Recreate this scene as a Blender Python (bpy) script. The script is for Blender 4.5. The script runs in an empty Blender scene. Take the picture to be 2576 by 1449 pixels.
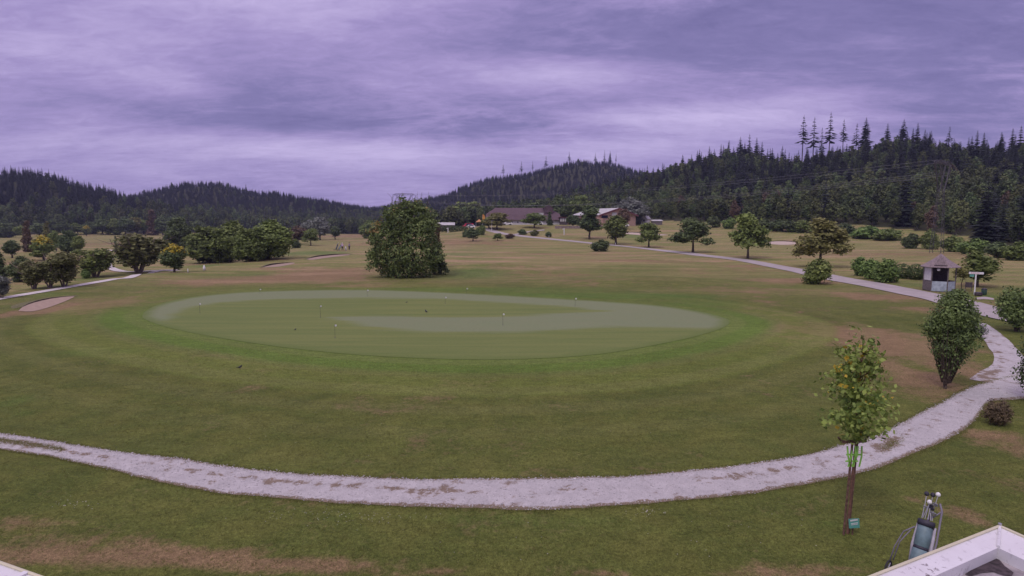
import bpy, math, random
import numpy as np
from mathutils import Vector

C = bpy.context.scene.collection
SC = bpy.context.scene
# ------------------------------------------------------------------ camera
CAMZ = 6.5
F = 1535.0                       # focal length in pixels of a 2576 wide frame
PITCH = math.atan((724.5 - 560.0) / F)
cam_d = bpy.data.cameras.new('camera')
cam_d.sensor_width = 36.0
cam_d.lens = 36.0 * F / 2576.0
cam_d.clip_start = 0.1
cam_d.clip_end = 12000
cam = bpy.data.objects.new('camera', cam_d)
C.objects.link(cam)
cam.location = (0, 0, CAMZ)
cam.rotation_euler = (math.pi / 2 - PITCH, 0, 0)
SC.camera = cam

# ------------------------------------------------------------------ light, sky, exposure
SUN_EL, SUN_AZ = math.radians(52), math.radians(215)   # azimuth clockwise from +Y
SC.view_settings.view_transform = 'Standard'
SC.view_settings.look = 'None'
SC.view_settings.exposure = 0.0
SC.view_settings.gamma = 1.0
SC.view_settings.use_curve_mapping = False
sd = bpy.data.lights.new('sun', 'SUN')
sd.energy = 1.25
sd.angle = math.radians(14)
sd.color = (1.0, 0.93, 0.86)
sun = bpy.data.objects.new('sun', sd)
C.objects.link(sun)
sdir = Vector((math.sin(SUN_AZ) * math.cos(SUN_EL), math.cos(SUN_AZ) * math.cos(SUN_EL), math.sin(SUN_EL)))
sun.rotation_euler = sdir.to_track_quat('Z', 'Y').to_euler()
sun.location = (0, 0, 60)


class NT:
    """small helper to wire node trees"""
    def __init__(s, tree):
        s.t = tree
        s.n = tree.nodes
        s.l = tree.links

    def new(s, typ, **kw):
        n = s.n.new(typ)
        for k, v in kw.items():
            setattr(n, k, v)
        return n

    def put(s, sock, v):
        if hasattr(v, 'is_linked') or isinstance(v, bpy.types.NodeSocket):
            s.l.new(v, sock)
        elif v is not None:
            sock.default_value = v

    def math(s, op, a, b=None, c=None, clamp=False):
        n = s.new('ShaderNodeMath', operation=op, use_clamp=clamp)
        s.put(n.inputs[0], a)
        if b is not None:
            s.put(n.inputs[1], b)
        if c is not None:
            s.put(n.inputs[2], c)
        return n.outputs[0]

    def mix(s, f, a, b, mode='MIX'):
        n = s.new('ShaderNodeMix', data_type='RGBA', blend_type=mode)
        s.put(n.inputs[0], f)
        for i, v in ((6, a), (7, b)):
            if isinstance(v, tuple):
                v = (v[0], v[1], v[2], 1.0)
            s.put(n.inputs[i], v)
        return n.outputs[2]

    def noise(s, vec, scale, detail=4, rough=0.55, dist=0.0):
        n = s.new('ShaderNodeTexNoise')
        if vec is not None:
            s.l.new(vec, n.inputs['Vector'])
        n.inputs['Scale'].default_value = scale
        n.inputs['Detail'].default_value = detail
        n.inputs['Roughness'].default_value = rough
        n.inputs['Distortion'].default_value = dist
        return n.outputs['Fac']

    def rng(s, v, a, b, c=0.0, d=1.0, smooth=True):
        n = s.new('ShaderNodeMapRange')
        n.interpolation_type = 'SMOOTHSTEP' if smooth else 'LINEAR'
        s.put(n.inputs[0], v)
        for i, q in enumerate((a, b, c, d)):
            n.inputs[i + 1].default_value = q
        return n.outputs[0]

    def mapping(s, vec, scale=(1, 1, 1), rot=(0, 0, 0), loc=(0, 0, 0)):
        n = s.new('ShaderNodeMapping')
        s.l.new(vec, n.inputs[0])
        n.inputs['Scale'].default_value = scale
        n.inputs['Rotation'].default_value = rot
        n.inputs['Location'].default_value = loc
        return n.outputs[0]

    def vmath(s, op, a, b=None):
        n = s.new('ShaderNodeVectorMath', operation=op)
        s.put(n.inputs[0], a)
        if b is not None:
            s.put(n.inputs[1], b)
        return n


W = bpy.data.worlds.new('World')
SC.world = W
W.use_nodes = True
nt = NT(W.node_tree)
nt.n.clear()
out = nt.new('ShaderNodeOutputWorld')
sky = nt.new('ShaderNodeTexSky', sky_type='NISHITA')
sky.sun_disc = False
sky.sun_elevation = SUN_EL
sky.sun_rotation = SUN_AZ
bg_sky = nt.new('ShaderNodeBackground')
bg_sky.inputs['Strength'].default_value = 0.05
nt.l.new(sky.outputs[0], bg_sky.inputs['Color'])
tc = nt.new('ShaderNodeTexCoord')
dirn = nt.vmath('NORMALIZE', tc.outputs['Generated']).outputs[0]
sep = nt.new('ShaderNodeSeparateXYZ')
nt.l.new(dirn, sep.inputs[0])
zz = nt.math('ADD', nt.math('MAXIMUM', sep.outputs[2], 0.0), 0.16)
px = nt.math('DIVIDE', sep.outputs[0], zz)
py = nt.math('DIVIDE', sep.outputs[1], zz)
cmb = nt.new('ShaderNodeCombineXYZ')
nt.l.new(px, cmb.inputs[0])
nt.l.new(py, cmb.inputs[1])
cp = nt.mapping(cmb.outputs[0], scale=(0.34, 0.62, 1), rot=(0, 0, math.radians(-9)), loc=(3.1, 1.7, 0))
n1 = nt.noise(cp, 1.5, 9, 0.58, 0.45)
cp2 = nt.mapping(cmb.outputs[0], scale=(0.60, 1.25, 1), rot=(0, 0, math.radians(-6)), loc=(7.3, 4.1, 0))
n2 = nt.noise(cp2, 2.2, 12, 0.68, 0.8)
cp3 = nt.mapping(cmb.outputs[0], scale=(1.8, 3.6, 1), rot=(0, 0, math.radians(-4)))
n3 = nt.noise(cp3, 2.6, 10, 0.68, 0.6)
cp4 = nt.mapping(cmb.outputs[0], scale=(2.2, 3.4, 1), rot=(0, 0, math.radians(12)), loc=(1.3, 9.1, 0))
n4 = nt.noise(cp4, 3.2, 12, 0.72, 1.2)
val = nt.math('ADD', nt.math('MULTIPLY', n1, 0.80), nt.math('MULTIPLY', n2, 0.52))
val = nt.math('ADD', val, nt.math('MULTIPLY_ADD', n4, 0.26, nt.math('MULTIPLY', n3, 0.30)))
val = nt.math('SUBTRACT', val, 0.94)          # about 0 on average


def sky_dir(u, v):
    dx, dy = (u - 1288) / F, (724.5 - v) / F
    d = Vector((dx, math.cos(PITCH) + dy * math.sin(PITCH), -math.sin(PITCH) + dy * math.cos(PITCH)))
    return d.normalized()


def cloud_patch(val, u, v, ru, rv, amt):
    """a brighter or darker bank of cloud standing in one direction of the sky"""
    c = sky_dir(u, v)
    sub = nt.vmath('SUBTRACT', dirn, tuple(c)).outputs[0]
    sc = nt.vmath('MULTIPLY', sub, (F / ru, F / ru, F / rv)).outputs[0]
    ln = nt.vmath('LENGTH', sc).outputs['Value']
    warped = nt.math('ADD', ln, nt.math('MULTIPLY', nt.math('SUBTRACT', n2, 0.5), 1.6))
    m = nt.rng(warped, 1.35, 0.0)
    return nt.math('ADD', val, nt.math('MULTIPLY', m, amt * 0.78))


for p in ((760, 20, 420, 120, 0.34), (60, 130, 380, 110, 0.30), (1400, 200, 300, 45, 0.34), (1780, 285, 330, 55, 0.34), (1330, 150, 300, 60, 0.10),
          (1050, 385, 620, 42, 0.30), (620, 440, 800, 60, 0.20), (250, 350, 420, 60, 0.05), (430, 215, 140, 40, 0.12), (1650, 380, 300, 50, 0.12),
          (700, 265, 800, 75, -0.14), (2150, 130, 700, 170, -0.16), (1150, 330, 500, 32, -0.20), (1550, 110, 520, 90, -0.07), (2480, 200, 200, 200, -0.04)):
    val = cloud_patch(val, *p)
cr = nt.new('ShaderNodeValToRGB')
nt.l.new(nt.math('MULTIPLY_ADD', val, 1.40, 0.53, clamp=True), cr.inputs[0])
e = cr.color_ramp.elements
e[0].position = 0.0
e[0].color = (0.165, 0.148, 0.345, 1)
e[1].position = 1.0
e[1].color = (0.62, 0.525, 0.84, 1)
m_ = e.new(0.33)
m_.color = (0.238, 0.208, 0.442, 1)
m_ = e.new(0.62)
m_.color = (0.385, 0.312, 0.605, 1)
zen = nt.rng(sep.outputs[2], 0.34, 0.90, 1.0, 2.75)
bg_cl = nt.new('ShaderNodeBackground')
# unseen cloud overhead made brighter and whiter to lift the light on the ground
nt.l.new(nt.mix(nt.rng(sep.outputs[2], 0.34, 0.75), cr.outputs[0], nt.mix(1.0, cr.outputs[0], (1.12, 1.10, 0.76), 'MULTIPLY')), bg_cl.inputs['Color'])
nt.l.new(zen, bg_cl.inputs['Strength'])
mxs = nt.new('ShaderNodeMixShader')
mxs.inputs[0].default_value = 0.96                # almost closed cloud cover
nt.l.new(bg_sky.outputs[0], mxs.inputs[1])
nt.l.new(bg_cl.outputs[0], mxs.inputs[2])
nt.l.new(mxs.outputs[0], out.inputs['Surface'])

# ------------------------------------------------------------------ tagging
def tag(o, label=None, cat=None, group=None, kind=None):
    if label:
        o['label'] = label
    if cat:
        o['category'] = cat
    if group:
        o['group'] = group
    if kind:
        o['kind'] = kind
    return o


def empty(name, loc=(0, 0, 0), rz=0.0, scale=(1, 1, 1)):
    o = bpy.data.objects.new(name, None)
    C.objects.link(o)
    o.location = loc
    o.rotation_euler = (0, 0, rz)
    o.scale = scale
    o.empty_display_size = 0.3
    return o


def raw_mesh(name, verts, faces, mats=(), midx=None, attrs=None, smooth=False):
    """verts (n,3); faces list or (m,k) array"""
    me = bpy.data.meshes.new(name)
    verts = np.asarray(verts, dtype=np.float32)
    if isinstance(faces, np.ndarray):
        m, k = faces.shape
        me.vertices.add(len(verts))
        me.vertices.foreach_set('co', verts.ravel())
        me.loops.add(m * k)
        me.loops.foreach_set('vertex_index', faces.astype(np.int32).ravel())
        me.polygons.add(m)
        me.polygons.foreach_set('loop_start', np.arange(0, m * k, k, dtype=np.int32))
        me.update(calc_edges=True)
    else:
        me.from_pydata([tuple(v) for v in verts], [], faces)
        me.update()
    for mt in mats:
        me.materials.append(mt)
    if midx is not None:
        me.polygons.foreach_set('material_index', np.asarray(midx, dtype=np.int32))
    if attrs:
        for k_, (dom, arr) in attrs.items():
            a = me.attributes.new(k_, 'FLOAT', dom)
            a.data.foreach_set('value', np.asarray(arr, dtype=np.float32).ravel())
    if smooth:
        me.polygons.foreach_set('use_smooth', np.ones(len(me.polygons), dtype=bool))
    me.validate()
    return me


def link(name, me, parent=None, loc=None):
    o = bpy.data.objects.new(name, me)
    C.objects.link(o)
    if parent:
        o.parent = parent
    if loc is not None:
        o.location = loc
    return o


class MB:
    """collects boxes, bars, tubes and builds ONE mesh"""
    def __init__(s):
        s.v, s.f, s.m = [], [], []

    def add(s, vs, fs, m=0):
        b = len(s.v)
        s.v += [tuple(v) for v in vs]
        s.f += [tuple(b + i for i in f) for f in fs]
        s.m += [m] * len(fs)

    def box(s, c, size, rz=0.0, m=0, taper=1.0):
        x, y, z = size[0] / 2, size[1] / 2, size[2] / 2
        ca, sa = math.cos(rz), math.sin(rz)
        vs = []
        for sz in (-1, 1):
            k = taper if sz > 0 else 1.0
            for sx, sy in ((-1, -1), (1, -1), (1, 1), (-1, 1)):
                a, b = sx * x * k, sy * y * k
                vs.append((c[0] + a * ca - b * sa, c[1] + a * sa + b * ca, c[2] + sz * z))
        s.add(vs, [(3, 2, 1, 0), (4, 5, 6, 7), (0, 1, 5, 4), (1, 2, 6, 5), (2, 3, 7, 6), (3, 0, 4, 7)], m)

    def tube(s, pts, rads, n=8, m=0, cap=True):
        pts = [Vector(p) for p in pts]
        if not hasattr(rads, '__len__'):
            rads = [rads] * len(pts)
        base = len(s.v)
        prev = None
        for i, p in enumerate(pts):
            d = (pts[min(i + 1, len(pts) - 1)] - pts[max(i - 1, 0)])
            if d.length < 1e-9:
                d = Vector((0, 0, 1))
            d.normalize()
            if prev is None:
                a = d.orthogonal().normalized()
            else:
                a = (prev - d * prev.dot(d))
                a = a.normalized() if a.length > 1e-6 else d.orthogonal().normalized()
            prev = a
            b = d.cross(a)
            for k in range(n):
                t = 2 * math.pi * k / n
                s.v.append(tuple(p + (a * math.cos(t) + b * math.sin(t)) * rads[i]))
        for i in range(len(pts) - 1):
            for k in range(n):
                k2 = (k + 1) % n
                s.f.append((base + i * n + k, base + i * n + k2, base + (i + 1) * n + k2, base + (i + 1) * n + k))
                s.m.append(m)
        if cap:
            s.f.append(tuple(base + k for k in range(n))[::-1])
            e0 = base + (len(pts) - 1) * n
            s.f.append(tuple(e0 + k for k in range(n)))
            s.m += [m, m]

    def poly(s, pts, m=0):
        s.add(pts, [tuple(range(len(pts)))], m)

    def slab(s, pts, thick, m=0):
        """closed solid from a planar polygon thickened along its normal"""
        P = [Vector(p) for p in pts]
        nrm = (P[1] - P[0]).cross(P[2] - P[0]).normalized() * thick
        n = len(P)
        vs = P + [p - nrm for p in P]
        fs = [tuple(range(n)), tuple(range(2 * n - 1, n - 1, -1))]
        for i in range(n):
            j = (i + 1) % n
            fs.append((j, i, n + i, n + j))
        s.add(vs, fs, m)

    def lathe(s, prof, c=(0, 0, 0), n=16, m=0):
        base = len(s.v)
        for r, z in prof:
            for k in range(n):
                t = 2 * math.pi * k / n
                s.v.append((c[0] + r * math.cos(t), c[1] + r * math.sin(t), c[2] + z))
        for i in range(len(prof) - 1):
            for k in range(n):
                k2 = (k + 1) % n
                s.f.append((base + i * n + k, base + i * n + k2, base + (i + 1) * n + k2, base + (i + 1) * n + k))
                s.m.append(m)
        s.f.append(tuple(base + k for k in range(n))[::-1])
        e0 = base + (len(prof) - 1) * n
        s.f.append(tuple(e0 + k for k in range(n)))
        s.m += [m, m]

    def build(s, name, mats, parent=None, smooth=False):
        if not isinstance(mats, (list, tuple)):
            mats = [mats]
        me = raw_mesh(name, s.v, s.f, mats, s.m)
        if smooth:
            me.polygons.foreach_set('use_smooth', np.ones(len(me.polygons), dtype=bool))
        return link(name, me, parent)


# ------------------------------------------------------------------ simple materials
def mat_flat(name, col, rough=0.8, var=0.12, scale=6.0, bump=0.0, metal=0.0, col2=None, emit=None):
    m = bpy.data.materials.new(name)
    m.use_nodes = True
    t = NT(m.node_tree)
    b = t.n['Principled BSDF']
    b.inputs['Roughness'].default_value = rough
    b.inputs['Metallic'].default_value = metal
    co = t.new('ShaderNodeTexCoord').outputs['Object']
    nz = t.noise(co, scale, 5, 0.6)
    c2 = col2 or tuple(c * (1 - 2.2 * var) for c in col)
    c1 = tuple(min(1, c * (1 + var)) for c in col)
    t.l.new(t.mix(t.rng(nz, 0.3, 0.7), c1, c2), b.inputs['Base Color'])
    if bump:
        bp = t.new('ShaderNodeBump')
        bp.inputs['Strength'].default_value = bump
        t.l.new(nz, bp.inputs['Height'])
        t.l.new(bp.outputs[0], b.inputs['Normal'])
    return m


def mat_leaf(name, dark, light, accent=(0.46, 0.38, 0.05), trans=0.22, objvar=0.35):
    m = bpy.data.materials.new(name)
    m.use_nodes = True
    t = NT(m.node_tree)
    b = t.n['Principled BSDF']
    b.inputs['Roughness'].default_value = 0.65
    b.inputs['Specular IOR Level'].default_value = 0.25
    tone = t.new('ShaderNodeAttribute', attribute_name='tone').outputs['Fac']
    acc = t.new('ShaderNodeAttribute', attribute_name='accent').outputs['Fac']
    oi = t.new('ShaderNodeObjectInfo').outputs['Random']
    c = t.mix(tone, dark, light)
    c = t.mix(acc, c, accent)
    hs = t.new('ShaderNodeHueSaturation')
    t.l.new(t.rng(oi, 0, 1, 0.5 - 0.06 * objvar, 0.5 + 0.05 * objvar, False), hs.inputs['Hue'])
    t.l.new(t.rng(t.math('FRACT', t.math('MULTIPLY', oi, 7.31)), 0, 1, 1 - objvar, 1 + objvar, False), hs.inputs['Value'])
    hs.inputs['Saturation'].default_value = 1.0
    t.l.new(c, hs.inputs['Color'])
    t.l.new(hs.outputs[0], b.inputs['Base Color'])
    tr = t.new('ShaderNodeBsdfTranslucent')
    t.l.new(hs.outputs[0], tr.inputs['Color'])
    mx = t.new('ShaderNodeMixShader')
    mx.inputs[0].default_value = trans
    o = t.n['Material Output']
    t.l.new(b.outputs[0], mx.inputs[1])
    t.l.new(tr.outputs[0], mx.inputs[2])
    t.l.new(mx.outputs[0], o.inputs['Surface'])
    return m


M = {}
M['bark'] = mat_flat('bark', (0.10, 0.075, 0.06), 0.95, 0.3, 12, 0.5)
M['bark_pale'] = mat_flat('bark_pale', (0.22, 0.17, 0.15), 0.95, 0.3, 12, 0.4)
M['leaf'] = mat_leaf('leaf', (0.068, 0.103, 0.031), (0.282, 0.356, 0.098), objvar=0.15)
M['leaf_olive'] = mat_leaf('leaf_olive', (0.101, 0.108, 0.036), (0.337, 0.337, 0.113), objvar=0.12)
M['leaf_dark'] = mat_leaf('leaf_dark', (0.048, 0.074, 0.034), (0.187, 0.252, 0.092), objvar=0.15)
M['leaf_silver'] = mat_leaf('leaf_silver', (0.109, 0.124, 0.101), (0.326, 0.357, 0.295), objvar=0.1)
M['leaf_rust'] = mat_leaf('leaf_rust', (0.095, 0.065, 0.042), (0.220, 0.160, 0.100), objvar=0.1)
M['leaf_brown'] = mat_leaf('leaf_brown', (0.080, 0.090, 0.034), (0.260, 0.275, 0.105), accent=(0.30, 0.22, 0.08), objvar=0.1)
M['leaf_maple'] = mat_leaf('leaf_maple', (0.110, 0.178, 0.044), (0.418, 0.516, 0.124), accent=(0.60, 0.44, 0.06), objvar=0.0)
M['leaf_hedge'] = mat_leaf('leaf_hedge', (0.073, 0.134, 0.040), (0.282, 0.406, 0.110), objvar=0.1)
M['forest_spruce'] = mat_leaf('forest_spruce', (0.012, 0.017, 0.016), (0.038, 0.050, 0.038), trans=0.1, objvar=0.35)
M['forest_leaf'] = mat_leaf('forest_leaf', (0.034, 0.052, 0.020), (0.150, 0.188, 0.066), accent=(0.14, 0.07, 0.05), trans=0.14, objvar=0.5)
M['forest_bark'] = mat_flat('forest_bark', (0.10, 0.08, 0.075), 0.95, 0.2, 3)

# ------------------------------------------------------------------ pixel helper (display pixels, 2576 x 1449) and terrain
CP, SP = math.cos(PITCH), math.sin(PITCH)


def pix(u, v, D):
    dx, dy = (u - 1288) / F, (724.5 - v) / F
    t = D / (CP + dy * SP)
    return (dx * t, D, CAMZ + t * (-SP + dy * CP))


def S(x):
    x = np.clip(x, 0, 1)
    return x * x * (3 - 2 * x)


def ridge(pts, tree_h):
    """crest line from (u, v of the tree tips, depth, foot width)"""
    out = []
    for u, v, D, w in pts:
        x, y, z = pix(u, v, D)
        out.append((x, y, z - tree_h, w))
    return np.array(out)


RA = ridge([(1500, 500, 560, 200), (1600, 455, 530, 215), (1656, 420, 505, 215), (1684, 408, 500, 215), (1710, 400, 495, 215), (1757, 383, 480, 215), (1783, 376, 470, 215), (1812, 364, 462, 212), (1862, 350, 450, 210), (1895, 350, 445, 205),
            (1917, 370, 440, 205), (1955, 394, 432, 200), (1987, 385, 428, 200), (2011, 376, 425, 195), (2056, 371, 418, 195), (2095, 358, 410, 195), (2143, 357, 400, 195), (2178, 342, 395, 195), (2230, 324, 385, 195), (2299, 318, 370, 200),
            (2334, 322, 362, 200), (2360, 345, 356, 205), (2414, 362, 348, 210), (2442, 342, 342, 215), (2473, 352, 338, 220), (2508, 335, 332, 225), (2560, 335, 325, 230), (2620, 345, 320, 235), (2800, 335, 300, 245), (3100, 340, 260, 240), (3600, 350, 200, 200)], 14.5)
RB = ridge([(960, 540, 1000, 260), (1010, 522, 980, 270), (1080, 506, 960, 300), (1120, 487, 955, 310), (1174, 468, 950, 320), (1200, 454, 940, 330), (1252, 441, 930, 340), (1304, 433, 920, 350), (1356, 422, 920, 350),
            (1395, 412, 910, 360), (1434, 401, 905, 360), (1455, 396, 900, 360), (1486, 397, 900, 360), (1525, 397, 900, 360), (1551, 401, 900, 360), (1577, 412, 900, 350), (1603, 420, 900, 350), (1640, 432, 900, 340), (1750, 455, 900, 330), (1900, 480, 900, 300), (2200, 500, 900, 300)], 7)
RC = ridge([(250, 520, 820, 250), (320, 500, 820, 260), (345, 494, 820, 260), (370, 491, 820, 260), (401, 476, 820, 260), (440, 463, 820, 270), (469, 451, 820, 280), (500, 450, 820, 280), (552, 447, 820, 280), (580, 458, 830, 280), (599, 471, 830, 280), (626, 478, 830, 280),
            (660, 481, 840, 280), (699, 475, 840, 280), (720, 482, 845, 280), (742, 490, 850, 280), (780, 492, 860, 280), (821, 491, 865, 280), (845, 499, 870, 275), (860, 504, 870, 270), (900, 515, 880, 260), (925, 519, 890, 260), (1010, 522, 930, 260)], 8)
RD = ridge([(-900, 400, 420, 200), (-500, 380, 500, 220), (-250, 390, 540, 230), (-100, 404, 550, 230), (0, 418, 560, 230), (29, 414, 560, 230), (94, 417, 560, 230), (130, 428, 560, 230), (161, 437, 562, 230), (182, 452, 565, 230), (216, 464, 568, 225),
            (234, 456, 570, 220), (273, 461, 572, 215), (307, 472, 575, 210), (320, 482, 577, 205), (345, 490, 580, 200), (375, 497, 585, 195), (420, 512, 595, 185), (460, 530, 605, 180), (520, 552, 620, 170)], 11)
RIDGES = [RA, RB, RC, RD]


def hill(x, y):
    """height added by the hills"""
    shp = np.shape(x)
    x = np.asarray(x, float).ravel()
    y = np.asarray(y, float).ravel()
    best = np.zeros_like(x)
    for R in RIDGES:
        num = np.zeros_like(x)
        den = np.zeros_like(x)
        for i in range(len(R) - 1):
            a, b = R[i], R[i + 1]
            dx, dy = b[0] - a[0], b[1] - a[1]
            L2 = dx * dx + dy * dy
            t = np.clip(((x - a[0]) * dx + (y - a[1]) * dy) / L2, 0, 1)
            qx, qy = a[0] + t * dx, a[1] + t * dy
            d = np.hypot(x - qx, y - qy)
            zc = a[2] + t * (b[2] - a[2])
            w = a[3] + t * (b[3] - a[3])
            g = 1 - S(d / w) * 0.55 - 0.45 * np.clip(d / w, 0, 1)
            wt = math.sqrt(L2) / (d * d + 350.0) ** 1.6      # nearest stretch of the crest decides
            num += wt * zc * np.clip(g, 0, 1)
            den += wt
        acc = num / den
        best = np.maximum(best, acc)
    return best.reshape(shp)


def H0(x, y):
    x = np.asarray(x, float)
    y = np.asarray(y, float)
    r = np.hypot(x, y)
    z = -2.3 * S((-45.5 - x) / 15.0) * S((y - 20) / 25)
    z = z + 5.6 * S((y - 168) / 105.0) * S((x + 62) / 60.0)
    # gentle mounds of the course
    und = 0.22 * np.sin(x / 17.0 + 1.0) * np.sin(y / 13.0 + 0.5) + 0.12 * np.sin(x / 7.3 + 2) * np.sin(y / 9.1)
    z = z + und * S((r - 58) / 30)
    z = z + 0.75 * np.exp(-(((x + 4) / 9.0) ** 2 + ((y - 86) / 6.0) ** 2))
    z = z + 0.6 * np.exp(-(((x + 17) / 8.0) ** 2 + ((y - 112) / 7.0) ** 2))
    z = z + 0.5 * np.exp(-(((x - 16) / 9.0) ** 2 + ((y - 68) / 4.0) ** 2))
    h = hill(x, y)
    bump = 1 + 0.05 * np.sin(x / 31.0) * np.sin(y / 27.0 + 1.3)
    return z * (1 - S(h / 14)) + h * bump


front = np.arange(-64, 64.01, 0.5)
back = np.arange(70, 296, 6.0)
ANG = np.radians(np.concatenate([front, back]))
RAD = 0.8 * 1.0218 ** np.arange(0, 372)
TH, RR = np.meshgrid(ANG, RAD, indexing='ij')
GX, GY = RR * np.sin(TH), RR * np.cos(TH)
GZ = H0(GX, GY)
NA, NR = TH.shape


def H(x, y):
    """height of the terrain mesh itself"""
    x = np.asarray(x, float)
    y = np.asarray(y, float)
    r = np.maximum(np.hypot(x, y), 0.81)
    th = np.degrees(np.arctan2(x, y))
    th = np.where(th < -64, th + 360, th)
    degs = np.degrees(ANG)
    ext = np.append(degs, 296.0)
    fi = np.interp(th, ext, np.arange(len(ext)))
    i0 = np.clip(np.floor(fi).astype(int), 0, len(ext) - 2)
    ft = fi - i0
    i1 = (i0 + 1) % NA
    fr = np.clip(np.log(r / 0.8) / math.log(1.0218), 0, NR - 1.001)
    j0 = np.floor(fr).astype(int)
    rr0 = RAD[j0]
    fj = (r - rr0) / (RAD[j0 + 1] - rr0)
    z = (GZ[i0, j0] * (1 - ft) + GZ[i1, j0] * ft) * (1 - fj) + (GZ[i0, j0 + 1] * (1 - ft) + GZ[i1, j0 + 1] * ft) * fj
    return z


def ground(u, v, tmax=1500):
    """where the line of sight of a pixel meets the terrain"""
    dx, dy = (u - 1288) / F, (724.5 - v) / F
    d = np.array((dx, CP + dy * SP, -SP + dy * CP))
    ts = 3.0 * 1.008 ** np.arange(0, 800)
    X, Y, Z = d[0] * ts, d[1] * ts, CAMZ + d[2] * ts
    below = Z < H(X, Y)
    k = int(np.argmax(below))
    if not below[k]:
        k = len(ts) - 1
    a, b = ts[max(k - 1, 0)], ts[k]
    for _ in range(20):
        m = (a + b) / 2
        if CAMZ + d[2] * m < float(H(d[0] * m, d[1] * m)):
            b = m
        else:
            a = m
    return (d[0] * b, d[1] * b, float(H(d[0] * b, d[1] * b)))


def gl(u, v):
    x, y, z = ground(u, v)
    return Vector((x, y, z))


def catmull(P, n):
    P = np.asarray(P, float)
    L = np.concatenate([[0], np.cumsum(np.linalg.norm(np.diff(P, axis=0), axis=1))])
    s = np.linspace(0, L[-1], n)
    Q = []
    ext = np.vstack([2 * P[0] - P[1], P, 2 * P[-1] - P[-2]])
    for t in s:
        i = int(min(max(np.searchsorted(L, t, 'right') - 1, 0), len(P) - 2))
        f = (t - L[i]) / max(L[i + 1] - L[i], 1e-9)
        p0, p1, p2, p3 = ext[i], ext[i + 1], ext[i + 2], ext[i + 3]
        Q.append(0.5 * ((2 * p1) + (-p0 + p2) * f + (2 * p0 - 5 * p1 + 4 * p2 - p3) * f * f + (-p0 + 3 * p1 - 3 * p2 + p3) * f ** 3))
    return np.array(Q)


# outline of the putting green
GREEN_PX = [(358, 795), (385, 772), (445, 754), (530, 742), (660, 733), (900, 729), (1100, 735), (1300, 745), (1500, 757), (1650, 768), (1760, 784), (1822, 800), (1834, 814),
            (1800, 832), (1700, 858), (1500, 892), (1250, 905), (1000, 899), (800, 884), (620, 861), (470, 835), (390, 814)]
g = np.array([ground(u, v)[:2] for u, v in GREEN_PX])
gc = g.mean(axis=0)
gclosed = np.vstack([g, g[:1]])
GREEN = catmull(np.vstack([g[-2:], g, g[:3]]), 400)
# keep one full turn
ang = np.unwrap(np.arctan2(GREEN[:, 1] - gc[1], GREEN[:, 0] - gc[0]))
a0 = ang[20]
sel = [i for i in range(20, 400) if abs(ang[i] - a0) < 2 * math.pi - 0.01]
GREEN = GREEN[sel]


def inside(poly, X, Y):
    ins = np.zeros(np.shape(X), bool)
    n = len(poly)
    for i in range(n):
        x1, y1 = poly[i]
        x2, y2 = poly[(i + 1) % n]
        c = ((y1 > Y) != (y2 > Y)) & (X < (x2 - x1) * (Y - y1) / (y2 - y1 + 1e-12) + x1)
        ins ^= c
    return ins


def sdist(poly, X, Y):
    """signed distance (positive outside)"""
    X = np.asarray(X, float)
    Y = np.asarray(Y, float)
    d = np.full(X.shape, 1e9)
    n = len(poly)
    for i in range(n):
        ax, ay = poly[i]
        bx, by = poly[(i + 1) % n]
        dx, dy = bx - ax, by - ay
        t = np.clip(((X - ax) * dx + (Y - ay) * dy) / (dx * dx + dy * dy + 1e-12), 0, 1)
        d = np.minimum(d, np.hypot(X - ax - t * dx, Y - ay - t * dy))
    return np.where(inside(poly, X, Y), -d, d)


def blobs(X, Y, lst):
    acc = np.zeros(X.shape)
    for u, v, ru, rv, amt in lst:
        x, y, _ = ground(u, v)
        D = max(y, 5)
        rx = ru * D / F
        ry = rv * D * D / (CAMZ * F)
        acc += amt * np.exp(-(((X - x) / rx) ** 2 + ((Y - y) / ry) ** 2))
    return acc


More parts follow.
